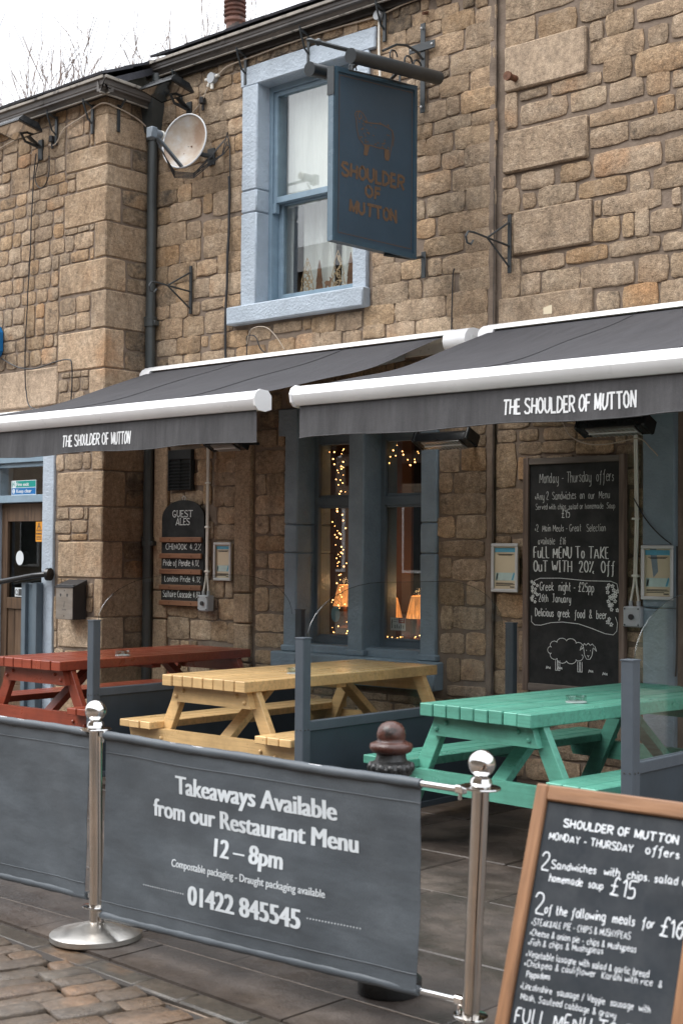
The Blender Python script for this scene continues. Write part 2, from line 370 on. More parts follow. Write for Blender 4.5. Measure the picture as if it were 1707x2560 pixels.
# ------------------------------------------------------------------ builders
class MB:
    """collects faces and links them as one mesh object"""
    def __init__(self): self.v = []; self.f = []
    def add(self, vs, fs, Mx=None):
        b = len(self.v)
        if Mx is not None: vs = [Mx @ Vector(p) for p in vs]
        self.v.extend([tuple(p) for p in vs]); self.f.extend([tuple(i + b for i in f) for f in fs]); return self
    def box(self, x0, x1, y0, y1, z0, z1, b=0.003, Mx=None):
        lo = (x0, y0, z0); hi = (x1, y1, z1)
        b = min(b, (x1 - x0) * .3, (y1 - y0) * .3, (z1 - z0) * .3)
        if b <= 0.0005:
            vs = [(x0, y0, z0), (x1, y0, z0), (x1, y1, z0), (x0, y1, z0), (x0, y0, z1), (x1, y0, z1), (x1, y1, z1), (x0, y1, z1)]
            return self.add(vs, [(0, 3, 2, 1), (4, 5, 6, 7), (0, 1, 5, 4), (1, 2, 6, 5), (2, 3, 7, 6), (3, 0, 4, 7)], Mx)
        vs = []; idx = {}
        for i in (0, 1):
            for j in (0, 1):
                for k in (0, 1):
                    s = (i, j, k)
                    for a in range(3):
                        p = []
                        for d in range(3):
                            e = hi[d] if s[d] else lo[d]
                            if d != a: e += (-b if s[d] else b)
                            p.append(e)
                        idx[(s, a)] = len(vs); vs.append(tuple(p))
        fs = []
        for a in range(3):
            o = [d for d in range(3) if d != a]
            for s in (0, 1):
                q = []
                for u, w in ((0, 0), (1, 0), (1, 1), (0, 1)):
                    c = [0, 0, 0]; c[a] = s; c[o[0]] = u; c[o[1]] = w; q.append(idx[(tuple(c), a)])
                fs.append(tuple(q))
        for e in range(3):
            p_, q_ = [d for d in range(3) if d != e]
            for u in (0, 1):
                for w in (0, 1):
                    c0 = [0, 0, 0]; c0[p_] = u; c0[q_] = w; c1 = list(c0); c1[e] = 1
                    c0 = tuple(c0); c1 = tuple(c1)
                    fs.append((idx[(c0, p_)], idx[(c1, p_)], idx[(c1, q_)], idx[(c0, q_)]))
        for i in (0, 1):
            for j in (0, 1):
                for k in (0, 1): fs.append(tuple(idx[((i, j, k), a)] for a in range(3)))
        return self.add(vs, fs, Mx)
    def bar(self, p0, p1, w, t, up=(0, 0, 1), b=0.003):
        """board from p0 to p1; w along the side axis, t along up-ish axis"""
        p0 = Vector(p0); p1 = Vector(p1); x = (p1 - p0); L = x.length; x.normalize()
        y = Vector(up).cross(x).normalized(); z = x.cross(y)
        Mx = Matrix((x, y, z)).transposed().to_4x4(); Mx.translation = p0
        return self.box(0, L, -w / 2, w / 2, -t / 2, t / 2, b, Mx)
    def tube(self, pts, r, n=8, cap=True, closed=False):
        pts = [Vector(p) for p in pts]; m = len(pts); vs = []; fs = []
        prev = None
        for i, p in enumerate(pts):
            if closed: d = pts[(i + 1) % m] - pts[i - 1]
            else: d = pts[min(i + 1, m - 1)] - pts[max(i - 1, 0)]
            d = d.normalized() if d.length > 1e-9 else Vector((0, 0, 1))
            if prev is None:
                a = Vector((0, 0, 1)) if abs(d.z) < 0.9 else Vector((1, 0, 0)); s = d.cross(a).normalized()
            else:
                s = (prev - d * prev.dot(d)); s = s.normalized() if s.length > 1e-6 else d.orthogonal().normalized()
            prev = s; t = d.cross(s); rad = r[i] if isinstance(r, (list, tuple)) else r
            for k in range(n):
                a = 2 * pi * k / n; vs.append(p + (s * cos(a) + t * sin(a)) * rad)
        for i in range(m if closed else m - 1):
            j = (i + 1) % m
            for k in range(n): fs.append((i * n + k, i * n + (k + 1) % n, j * n + (k + 1) % n, j * n + k))
        if cap and not closed: fs.append(tuple(range(n - 1, -1, -1))); fs.append(tuple((m - 1) * n + k for k in range(n)))
        return self.add(vs, fs)
    def lathe(self, prof, n=24, c=(0, 0, 0), Mx=None):
        vs = []; fs = []
        for r, z in prof:
            for k in range(n):
                a = 2 * pi * k / n; vs.append((c[0] + r * cos(a), c[1] + r * sin(a), c[2] + z))
        for i in range(len(prof) - 1):
            for k in range(n): fs.append((i * n + k, i * n + (k + 1) % n, (i + 1) * n + (k + 1) % n, (i + 1) * n + k))
        fs.append(tuple(range(n - 1, -1, -1))); fs.append(tuple((len(prof) - 1) * n + k for k in range(n)))
        return self.add(vs, fs, Mx)
    def grid(self, fn, nu, nv):
        vs = [fn(i / nu, j / nv) for j in range(nv + 1) for i in range(nu + 1)]
        fs = [(j * (nu + 1) + i, j * (nu + 1) + i + 1, (j + 1) * (nu + 1) + i + 1, (j + 1) * (nu + 1) + i) for j in range(nv) for i in range(nu)]
        return self.add(vs, fs)
    def prism(self, outline, d0, d1, fn):
        """outline = [(a,b)], extruded between depths d0,d1; fn(a,b,d)->xyz"""
        n = len(outline)
        vs = [fn(a, b, d0) for a, b in outline] + [fn(a, b, d1) for a, b in outline]
        fs = [tuple(range(n)), tuple(range(2 * n - 1, n - 1, -1))] + [(i, (i + 1) % n, n + (i + 1) % n, n + i) for i in range(n)]
        return self.add(vs, fs)
    def sphere(self, c, r, n=8, m=6, sz=1.0):
        return self.lathe([(r * sin(pi * i / m) if 0 < i < m else r * 0.02, -r * sz * cos(pi * i / m)) for i in range(m + 1)], n, c)
    def mesh(self, name, smooth=False, fix=True):
        me = bpy.data.meshes.new(name); me.from_pydata(self.v, [], self.f)
        if fix:
            bm = bmesh.new(); bm.from_mesh(me); bmesh.ops.recalc_face_normals(bm, faces=bm.faces); bm.to_mesh(me); bm.free()
        if smooth:
            me.polygons.foreach_set('use_smooth', [True] * len(me.polygons))
            if smooth != 'all':
                me.set_sharp_from_angle(angle=radians(smooth if smooth is not True else 40))
        me.update(); return me
    def build(self, name, mat, parent=None, smooth=False, loc=None, fix=True, label=None, kind=None):
        me = self.mesh(name, smooth, fix); me.materials.append(MATS[mat] if isinstance(mat, str) else mat)
        o = bpy.data.objects.new(name, me); COL.objects.link(o)
        if parent: o.parent = parent
        if loc: o.location = loc
        if label: o['label'] = label
        if kind: o['kind'] = kind
        return o

def thing(name, label, cat, loc=(0, 0, 0), rz=0, group=None):
    o = bpy.data.objects.new(name, None); COL.objects.link(o); o.location = loc; o.rotation_euler = (0, 0, rz)
    o.empty_display_size = 0.1
    o['label'] = label; o['category'] = cat
    if group: o['group'] = group
    return o
def tag(o, label, cat, group=None):
    o['label'] = label; o['category'] = cat
    if group: o['group'] = group
    return o
def struct(o, label=None):
    o['kind'] = 'structure'
    if label: o['label'] = label
    return o
def T(x=0, y=0, z=0): return Matrix.Translation((x, y, z))

# ---- writing ------------------------------------------------------
# single-stroke hand: each point is x (0-9) and y (hex, 3 = baseline, 8 = x-height, b = cap)
G = {
'a': '38 18 06 05 13 23 45|48 43 53', 'b': '0b 03|06 18 38 46 45 33 13 04', 'c': '47 38 18 06 05 13 33 44', 'd': '4b 43|46 38 18 06 05 13 33 45',
'e': '06 46 47 38 18 06 05 13 33 44', 'f': '4b 3b 29 22 10|08 38', 'g': '47 38 18 06 05 13 33 45|48 41 30 10', 'h': '0b 03|06 18 38 46 43',
'i': '08 03|0a 0b', 'j': '28 21 10 00|2a 2b', 'k': '0b 03|38 05 43', 'l': '0b 04 13', 'm': '08 03|06 18 28 36 33|36 48 58 66 63',
'n': '08 03|06 18 38 46 43', 'o': '18 06 05 13 33 45 46 38 18', 'p': '08 00|07 18 38 46 45 33 13 04', 'q': '47 38 18 06 05 13 33 45|48 40 51',
'r': '08 03|05 17 28 38', 's': '37 28 18 07 16 35 34 23 13 04', 't': '1b 14 23 33|08 38', 'u': '08 04 13 33 45|48 43', 'v': '08 23 48',
'w': '08 13 37 53 68', 'x': '08 43|48 03', 'y': '08 05 13 33 45|48 41 30 10', 'z': '08 48 03 43',
'A': '03 3b 63|15 55', 'B': '03 0b 3b 4a 48 37 07|37 46 44 33 03', 'C': '5a 4b 2b 09 05 23 43 54', 'D': '03 0b 2b 59 55 23 03', 'E': '4b 0b 03 43|07 37',
'F': '4b 0b 03|07 37', 'G': '5a 4b 2b 09 05 23 43 55 56 36', 'H': '03 0b|5b 53|07 57', 'I': '0b 2b|1b 13|03 23', 'J': '1b 5b|3b 34 23 03', 'K': '0b 03|5b 06 53',
'L': '0b 03 43', 'M': '03 0b 34 6b 63', 'N': '03 0b 53 5b', 'O': '2b 09 05 23 33 55 59 3b 2b', 'P': '03 0b 3b 5a 58 37 07', 'Q': '2b 09 05 23 33 55 59 3b 2b|35 53',
'R': '03 0b 3b 5a 58 37 07|27 53', 'S': '5a 4b 1b 09 18 56 54 43 13 04', 'T': '0b 6b|3b 33', 'U': '0b 05 23 33 55 5b', 'V': '0b 33 6b', 'W': '0b 23 49 63 8b',
'X': '0b 53|5b 03', 'Y': '0b 37 6b|37 33', 'Z': '0b 5b 03 53', '0': '2b 09 05 23 33 55 59 3b 2b', '1': '09 2b 23', '2': '09 1b 3b 4a 48 03 53',
'3': '0b 4b 28 47 45 33 03', '4': '3b 05 55|39 33', '5': '4b 0b 07 38 46 44 33 03', '6': '4b 19 05 14 23 33 45 47 38 17', '7': '0b 4b 13', '8': '2b 09 18 47 45 23 05 07 48 3b 2b',
'9': '47 28 09 1b 3b 4a 43', '£': '5a 4b 3b 29 24 03|03 53|07 47', '%': '03 5b|0b 1a 09|54 43 52', '&': '53 18 1a 2b 3a 38 05 04 13 33 46', '-': '06 36',
'.': '03 13', ',': '13 02', '/': '02 3b', "'": '0b 09', '*': '05 16 25 14 05|06 17', '+': '16 36', '(': '2b 08 05 22'}
def hand_strokes(s, x0, x1, z0, h, jit=0.25, rnd=None, serif=False, double=False, words=False):
    """text laid along a line: list of point lists in (u, z); width fitted to x0..x1, cap height h"""
    rnd = rnd or random.Random(len(s) * 31 + int(abs(x0) * 1000))
    out = []; cx = 0.0; wi = 0; idx = []
    for ch in s:
        idx += [wi] * (len(out) - len(idx))
        if ch == ' ': cx += 4.2; wi += 1; continue
        g = G.get(ch)
        if not g: cx += 3; continue
        w = 0; dy = rnd.uniform(-jit, jit); sc = 1 + rnd.uniform(-jit, jit) * 0.25; sl = rnd.uniform(-0.06, 0.08)
        for st in g.split('|'):
            pts = [(int(p[0]), int(p[1], 16) - 3) for p in st.split()]
            w = max(w, max(p[0] for p in pts))
            if jit > 0 and len(pts) > 2 or not jit:
                q = [pts[0]]
                for a, b in zip(pts, pts[1:]):
                    if not serif: q += [(a[0] * .78 + b[0] * .22, a[1] * .78 + b[1] * .22), (a[0] * .22 + b[0] * .78, a[1] * .22 + b[1] * .78)]
                    else: q.append(b)
                q.append(pts[-1]); pts = q
            P = [(cx + p[0] * sc + p[1] * sl, p[1] * sc + dy) for p in pts]
            out.append(P)
            if double: out.append([(a + 0.9, b) for a, b in P])
            if serif is True:
                for e in (P[0], P[-1]):
                    if abs(e[1] - dy) < .5 or e[1] - dy > 7.2: out.append([(e[0] - .8, e[1]), (e[0] + .8, e[1])])
        cx += w + 2.1 + rnd.uniform(-jit, jit)
    tot = max(cx - 2.1, 1)
    sx = (x1 - x0) / tot; sz = h / 8.0
    idx += [wi] * (len(out) - len(idx))
    res = [[(x0 + a * sx, z0 + b * sz) for a, b in st] for st in out]
    if words: return [[r_ for r_, k_ in zip(res, idx) if k_ == w_] for w_ in sorted(set(idx))]
    return res
def ribbons(mb, strokes, w, fn):
    """flat strokes of width w; fn(u,z)->xyz on the surface; crossing strokes lie a hair apart"""
    parts = []
    for st in strokes:      # break at sharp corners so that no corner pinches
        cur = [st[0]]
        for i in range(1, len(st)):
            cur.append(st[i])
            if i < len(st) - 1:
                a = (st[i][0] - st[i - 1][0], st[i][1] - st[i - 1][1]); b = (st[i + 1][0] - st[i][0], st[i + 1][1] - st[i][1])
                la = sqrt(a[0] ** 2 + a[1] ** 2) or 1e-6; lb = sqrt(b[0] ** 2 + b[1] ** 2) or 1e-6
                if (a[0] * b[0] + a[1] * b[1]) / la / lb < .45:
                    cur[-1] = (st[i][0] + a[0] / la * w * .35, st[i][1] + a[1] / la * w * .35)
                    parts.append(cur); cur = [(st[i][0] - b[0] / lb * w * .35, st[i][1] - b[1] / lb * w * .35)]
        parts.append(cur)
    for si, st in enumerate(parts):
        n = len(st)
        if n < 2: continue
        L = []; R = []
        for i in range(n):
            a = st[max(i - 1, 0)]; b = st[min(i + 1, n - 1)]
            dx, dz = b[0] - a[0], b[1] - a[1]; l = sqrt(dx * dx + dz * dz) or 1e-6
            nx, nz_ = -dz / l * w / 2, dx / l * w / 2
            L.append(fn(st[i][0] + nx, st[i][1] + nz_)); R.append(fn(st[i][0] - nx, st[i][1] - nz_))
        q0 = Vector(fn(*st[0])); ex = Vector(fn(st[0][0] + .01, st[0][1])) - q0; ez = Vector(fn(st[0][0], st[0][1] + .01)) - q0
        nn_ = ex.cross(ez).normalized() * (.00008 * (si % 9))
        mb.add([Vector(p) + nn_ for p in L + R], [(i, i + 1, n + i + 1, n + i) for i in range(n - 1)])
    return mb
def printed(mb, s, x0, x1, z0, h, fn, bold=0.02, cap='H'):
    """type set with the built-in face, fitted to x0..x1 with cap height h, mapped by fn(u,z)"""
    cu = bpy.data.curves.new('type', 'FONT'); cu.body = s; cu.offset = 0.0; cu.resolution_u = 3; cu.fill_mode = 'FRONT'
    o = bpy.data.objects.new('type', cu); COL.objects.link(o)
    me = o.to_mesh()
    vs = [v.co.copy() for v in me.vertices]; fs = [tuple(p.vertices) for p in me.polygons]
    o.to_mesh_clear(); bpy.data.objects.remove(o)
    if not vs: return mb
    xa = min(v.x for v in vs); xb = max(v.x for v in vs); caph = 0.72
    sx = (x1 - x0) / (xb - xa); sz = h / caph
    q0 = Vector(fn(x0, z0)); nn_ = (Vector(fn(x0 + .01, z0)) - q0).cross(Vector(fn(x0, z0 + .01)) - q0).normalized()
    sh = bold * .55; k = 5 if bold > 0 else 1
    for i in range(k):
        dx = (i - 2) * sh if k > 1 else 0
        mb.add([Vector(fn(x0 + (v.x - xa + dx) * sx, z0 + v.y * sz)) + nn_ * (.00012 * i) for v in vs], fs)
    return mb
def rect(mb, x0, x1, z0, z1, fn):
    mb.add([fn(x0, z0), fn(x1, z0), fn(x1, z1), fn(x0, z1)], [(0, 1, 2, 3)]); return mb
def disc(mb, x, z, r, fn, rz=None, n=20):
    rz = rz or r
    mb.add([fn(x + r * cos(2 * pi * k / n), z + rz * sin(2 * pi * k / n)) for k in range(n)], [tuple(range(n))]); return mb
def on_wall(y): return lambda u, z: (u, y, z)
def lines_obj(name, mat, parent, strokes, w, fn, **k):
    return ribbons(MB(), strokes, w, fn).build(name, mat, parent, fix=False, **k)

# ---- masonry ------------------------------------------------------
def stone_mesh(mb, x0, x1, z0, z1, fn, rnd, proud=0.016, rough=1.0):
    """rock-faced block between x0..x1, z0..z1; fn(a, b, out) -> xyz"""
    w, h = x1 - x0, z1 - z0
    k = min(0.013, w * .10, h * .11) * rough
    ps = []
    nx = 6 if w > 0.3 else 4
    sides = []
    for i in range(nx): sides.append((x0 + w * i / nx, z0))
    for i in range(2): sides.append((x1, z0 + h * i / 2))
    for i in range(nx): sides.append((x1 - w * i / nx, z1))
    for i in range(2): sides.append((x0, z1 - h * i / 2))
    cx, cz = (x0 + x1) / 2, (z0 + z1) / 2; n = len(sides)
    corner = {0, nx, nx + 2, 2 * nx + 2}
    outer = []; 
    for i, (a, b) in enumerate(sides):
        j = 0.42 * k
        a += rnd.uniform(-j, j); b += rnd.uniform(-j, j)
        if i in corner: a += (cx - a) / w * k * 1.3; b += (cz - b) / h * k * 1.3
        outer.append((a, b))
    def ins(p, d):
        return (p[0] - math.copysign(min(d, w * .3), p[0] - cx) * (abs(p[0] - cx) > w * .3), p[1] - math.copysign(min(d, h * .3), p[1] - cz) * (abs(p[1] - cz) > h * .3))
    pr = proud * rnd.uniform(0.75, 1.3)
    tilt = rnd.uniform(-.25, .25) * pr; tilt2 = rnd.uniform(-.25, .25) * pr
    vs = [fn(a, b, -0.004) for a, b in outer]
    vs += [fn(*ins(p, k * .08), pr * .70) for p in outer]
    r3 = [ins(p, k * rnd.uniform(.35, 1.25)) for p in outer]
    vs += [fn(a, b, pr * rnd.uniform(.82, 1.1) + tilt * (a - cx) / w + tilt2 * (b - cz) / h) for a, b in r3]
    fs = []
    for q in range(2):
        for i in range(n): fs.append((q * n + i, q * n + (i + 1) % n, (q + 1) * n + (i + 1) % n, (q + 1) * n + i))
    # inner pair of points
    c0 = len(vs)
    vs.append(fn(cx - w * .2, cz + rnd.uniform(-.1, .1) * h, pr * rnd.uniform(.95, 1.25)))
    vs.append(fn(cx + w * .2, cz + rnd.uniform(-.1, .1) * h, pr * rnd.uniform(.95, 1.25)))
    for i in range(n):
        j = (i + 1) % n; ca = (r3[i][0] + r3[j][0]) / 2
        fs.append((2 * n + i, 2 * n + j, c0 if ca < cx else c0 + 1))
        if (r3[i][0] < cx) != (r3[j][0] < cx): pass
    # seam triangles between the two centres
    for i in range(n):
        j = (i + 1) % n
        a = (r3[i][0] + r3[i - 1][0]) / 2 < cx; b = (r3[i][0] + r3[j][0]) / 2 < cx
        if a != b: fs.append((2 * n + i, c0 + 1, c0) if b else (2 * n + i, c0, c0 + 1))
    mb.add(vs, fs)

def rubble(x0, x1, z0, z1, holes, rnd, hh=(0.12, 0.17), ww=(0.17, 0.34), joint=0.011):
    """squared rubble brought to courses; returns rectangles not overlapping holes"""
    out = []; z = z0
    while z < z1 - 0.04:
        H = rnd.uniform(*hh) * rnd.choice((1, 1, 1, 1.15, 2.0)); H = min(H, z1 - z)
        if z1 - z - H < 0.06: H = z1 - z
        x = x0 - rnd.uniform(0, .1)
        while x < x1 - 0.02:
            big = H > hh[1] * 1.5
            w = rnd.uniform(*ww) * (1.25 if big and rnd.random() < .3 else 1)
            if x1 - x - w < 0.08: w = x1 - x
            if big and rnd.random() < .75:
                c = rnd.uniform(.38, .62) * H
                out.append((x, x + w, z, z + c)); 
                if rnd.random() < .6 and w > .24:
                    d = rnd.uniform(.35, .65) * w
                    out.append((x, x + d, z + c, z + H)); out.append((x + d, x + w, z + c, z + H))
                else: out.append((x, x + w, z + c, z + H))
            else:
                out.append((x, x + w, z, z + H))
            x += w
        z += H
    res = []
    for (a, b, c, d) in out:
        rs = [(max(a, x0), min(b, x1), c, d)]
        for hx0, hx1, hz0, hz1 in holes:
            nr = []
            for (p, q, r, s) in rs:
                if q <= hx0 or p >= hx1 or s <= hz0 or r >= hz1: nr.append((p, q, r, s)); continue
                if p < hx0: nr.append((p, hx0, r, s))
                if q > hx1: nr.append((hx1, q, r, s))
                m0, m1 = max(p, hx0), min(q, hx1)
                if r < hz0: nr.append((m0, m1, r, hz0))
                if s > hz1: nr.append((m0, m1, hz1, s))
            rs = nr
        for p, q, r, s in rs:
            j = joint * rnd.uniform(.35, .8)
            p += j; q -= j; r += j * .9; s -= j * .9
            if q - p > 0.035 and s - r > 0.03: res.append((p, q, r, s))
    return res

def lay(parent, rects, fn, rnd, matf, limit, proud=0.022, name='stone', rough=1.0, vis=None):
    """first `limit` of the stones become parts, the rest one joined part"""
    vis = vis or (lambda r: (r[1] - r[0]) * (r[3] - r[2]))
    rects = sorted(rects, key=lambda r: -vis(r))
    for r in rects[:max(limit, 0)]:
        mb = MB(); stone_mesh(mb, *r, fn, rnd, proud, rough); mb.build(name, matf(r, rnd), parent, smooth=28, fix=True)
    rest = rects[max(limit, 0):]
    if rest:
        mb = MB()
        for r in rest: stone_mesh(mb, *r, fn, rnd, proud, rough)
        mb.build('small_stones', matf(rest[0], rnd), parent, smooth=True, kind='stuff')
    return min(len(rects), limit)

def wall_sheet(mb, x0, x1, z0, z1, y, th, holes):
    """front wall slab with real openings"""
    xs = sorted({x0, x1, *[h[0] for h in holes], *[h[1] for h in holes]}); zs = sorted({z0, z1, *[h[2] for h in holes], *[h[3] for h in holes]})
    xs = [x for x in xs if x0 <= x <= x1]; zs = [z for z in zs if z0 <= z <= z1]
    inh = lambda x, z: any(h[0] < x < h[1] and h[2] < z < h[3] for h in holes)
    vid = {}; vs = []; fs = []
    def V(i, j, s):
        k = (i, j, s)
        if k not in vid: vid[k] = len(vs); vs.append((xs[i], y + (th if s else 0), zs[j]))
        return vid[k]
    cell = {}
    for i in range(len(xs) - 1):
        for j in range(len(zs) - 1): cell[(i, j)] = not inh((xs[i] + xs[i + 1]) / 2, (zs[j] + zs[j + 1]) / 2)
    for (i, j), on in cell.items():
        if not on: continue
        fs.append((V(i, j, 0), V(i + 1, j, 0), V(i + 1, j + 1, 0), V(i, j + 1, 0)))
        fs.append((V(i, j, 1), V(i, j + 1, 1), V(i + 1, j + 1, 1), V(i + 1, j, 1)))
        for di, dj, e in ((-1, 0, (i, j, i, j + 1)), (1, 0, (i + 1, j, i + 1, j + 1)), (0, -1, (i, j, i + 1, j)), (0, 1, (i, j + 1, i + 1, j + 1))):
            if not cell.get((i + di, j + dj), False):
                a, b, c, d = e; fs.append((V(a, b, 0), V(c, d, 0), V(c, d, 1), V(a, b, 1)))
    mb.add(vs, fs); return mb
# ------------------------------------------------------------------ ground
g_ = MB(); g_.add([(-300, -300, -0.05), (300, -300, -0.05), (300, 300, -0.05), (-300, 300, -0.05)], [(0, 1, 2, 3)])
struct(g_.build('ground', 'mortar', fix=False), 'dark earth and joint bed below the paving')

pav = MB(); pav.box(-13, 1.5, -4.70, 0.0, -0.045, -0.009, 0)
pavement = struct(pav.build('pavement', 'flag_joint', fix=False), 'damp stone flag pavement in front of the pub')
rnd = random.Random(11)
def edge_y(x): return -4.575 + .064 - (x + 4.88) * math.tan(radians(3.2))
y = -4.29
x = -12.6
while x < 1.2:
    w = rnd.uniform(.55, .95)
    if x + w > -8:
        z = rnd.uniform(-.002, .003); q = [(x + .004, edge_y(x)), (x + w - .004, edge_y(x + w)), (x + w - .004, y - .004), (x + .004, y - .004)]
        MB().prism(q, z, -.05, lambda a, b, d: (a, b, d)).build('flagstone', 'flagstone', pavement)
    x += w
MB().box(-13, 1.5, -4.293, -4.286, -.02, .0012, 0).build('pale_joint', 'pale_joint', pavement)
rows = [0.62, 0.78, 0.66, 0.8, 0.7, 0.76]
y = -4.285
for ri, hgt in enumerate(rows):
    x = -12.6 + rnd.uniform(0, .6)
    while x < 1.2:
        w = rnd.uniform(.55, 1.05)
        if x + w > -9.9:
            mb = MB(); dz = rnd.uniform(-.003, .003)
            mb.box(x + .004, x + w - .004, y + .004, min(y + hgt - .004, -.01), -.05, dz, 0.005)
            mb.build('flagstone', 'flagstone', pavement)
        x += w
    y += hgt

road = MB(); road.box(-13, 4, -12, -4.71, -0.049, -0.022, 0)
road = struct(road.build('road', 'flag_joint', fix=False), 'old street of worn brown and grey stone setts')
ea = radians(-3.2); ed = Vector((cos(ea), sin(ea), 0)); en = Vector((-ed.y, ed.x, 0)); eo = Vector((-4.88, -4.575, 0))
kerb = struct(MB().bar(eo - ed * 6 + en * .0 + Vector((0, 0, -.04)), eo + ed * 5 + Vector((0, 0, -.04)), .12, .04, b=0).build('kerb', 'mortar'), 'line of long dark edging setts')
u = -3.2
while u < 3.6:
    w = rnd.uniform(.18, .46)
    Mx = Matrix.Translation(eo + ed * u) @ Matrix.Rotation(ea, 4, 'Z')
    mb = MB(); mb.box(.003, w - .003, -.055 + rnd.uniform(0, .008), .055, -.05, rnd.uniform(-.008, .0), .008, Mx)
    mb.build('edging_stone', 'edging', kerb, smooth=True); u += w
# setts: courses run away from the camera at a slant
sa = radians(90 - 16); sdv = Vector((cos(sa), sin(sa), 0)); sp_ = Vector((sdv.y, -sdv.x, 0))
org = Vector((-4.3, -5.3, 0)); setts = []
for c in range(-34, 36):
    v = -4 + rnd.uniform(0, .2)
    while v < 3:
        L = rnd.uniform(.15, .27); ctr = org + sp_ * (c * .104) + sdv * (v + L / 2)
        lim = (ctr + sdv * L / 2 - eo).dot(en)
        l2 = L
        if lim > -.065: l2 = L - (lim + .065)
        if l2 > .07 and ctr.y > -8.5: setts.append((c, v, l2, ctr - sdv * (L - l2) / 2))
        v += L
setts.sort(key=lambda s: (s[3] - Vector((-4.1, -5.05, 0))).length)
stuff = MB()
def sett(mb, L, ctr):
    w = .104 + rnd.uniform(-.004, .002); h = rnd.uniform(-.005, .006)
    Mx = Matrix.Translation(ctr + Vector((0, 0, h))) @ Matrix.Rotation(sa + rnd.uniform(-.02, .02), 4, 'Z')
    def fn(a, b, d): return Mx @ Vector((a, b, d - .016))
    stone_mesh(mb, -L / 2 + .002, L / 2 - .002, -w / 2, w / 2, fn, rnd, proud=.013, rough=.6)
for i, (c, v, L, ctr) in enumerate(setts):
    if i < 300:
        mb = MB(); sett(mb, L, ctr); mb.build('sett', 'sett', road, smooth=60)
    else: sett(stuff, L, ctr)
stuff.build('small_setts', 'sett', road, smooth=60, kind='stuff')

# ------------------------------------------------------------------ hills and trees
def hill(name, pts, label, mat):
    mb = MB(); mb.add(*pts); return struct(mb.build(name, mat, smooth='all'), label)
def hill_grid(x0, x1, y0, y1, nx, ny, hf):
    vs = [(x0 + (x1 - x0) * i / nx, y0 + (y1 - y0) * j / ny, hf(x0 + (x1 - x0) * i / nx, y0 + (y1 - y0) * j / ny)) for j in range(ny + 1) for i in range(nx + 1)]
    return vs, [(j * (nx + 1) + i, j * (nx + 1) + i + 1, (j + 1) * (nx + 1) + i + 1, (j + 1) * (nx + 1) + i) for j in range(ny) for i in range(nx)]
hill('hill', hill_grid(-120, 90, 7, 90, 60, 26, lambda x, y: -.1 + min(1, (y - 7) / 10) * (y - 7) * .36 + 1.2 * noise.noise((x * .05, y * .05, 0))), 'grassy bank rising behind the buildings', 'hill_ground')
hill('hill', hill_grid(-180, 180, -80, -24, 160, 20, lambda x, y: -.2 + max(0, 1 - abs(y + 50) / 26) * 14 * (0.9 + .35 * noise.noise((x * .03, 3, 0))) + 1.0 * noise.noise((x * .45, y * .4, 1)) * (abs(y + 50) < 20)), 'wooded hillside behind the camera, raised and set near to cut low sky light', 'far_wood')  # ridge behind the camera, raised and brought near to cut low sky light

def bare_tree(x, y, z, h, seed, label):
    r = random.Random(seed)
    t = thing('bare_tree', label, 'tree', (x, y, z), 0, 'bare trees on the bank behind the roof')
    tr = MB(); br = MB()
    def grow(p, d, L, rad, lev, mb):
        pts = [p]; n = 3
        for i in range(n):
            d = (d + Vector((r.uniform(-.13, .13), r.uniform(-.13, .13), r.uniform(-.02, .12)))).normalized()
            p = p + d * L / n; pts.append(p)
        rads = [max(.012, rad * (1 - .45 * i / n)) for i in range(n + 1)]
        mb.tube(pts, rads, 5 if lev < 2 else 3, cap=False)
        if lev >= 5: return
        k = r.choice((2, 3, 3)) if lev > 0 else 5
        for i in range(k):
            q = pts[-1] if i == 0 else pts[r.randint(1, n)]
            a = r.uniform(0, 2 * pi); s = r.uniform(.3, .62)
            nd = (d + Vector((cos(a) * s, sin(a) * s, r.uniform(0, .25)))).normalized()
            grow(q, nd, L * r.uniform(.62, .86), rads[-1] * (.85 if i == 0 else .62), lev + 1, br)
    grow(Vector((0, 0, 0)), Vector((r.uniform(-.08, .08), 0, 1)).normalized(), h * .28, h * .010, 0, tr)
    tr.build('trunk', 'bark', t, smooth=True, fix=False); br.build('crown', 'bark', t, smooth=True, fix=False)
tl = ['bare winter tree furthest left above the lower gutter', 'bare tree with forked stems second from the left behind the roof', 'thin bare tree rising above the middle of the lower gutter',
      'tallest dense bare tree left of the chimney pot', 'twiggy bare tree behind the bend of the lower gutter', 'slender bare tree above the corner gutter', 'wispy bare tree over the junction of the two roofs',
      'bare tree nearest the chimney pot, half hidden by the slates']
for i, (x, y, h) in enumerate([(-38.6, 18.5, 14.6), (-36.8, 17.5, 13.8), (-35.6, 19, 14.8), (-34.4, 17.5, 14.4), (-33.2, 19, 14.8), (-31.9, 18, 14.6), (-30.4, 18.5, 14.6), (-28.9, 18, 13.4)]):
    bare_tree(x, y, (y - 7) * .36 - .3, h, 40 + i, tl[i])

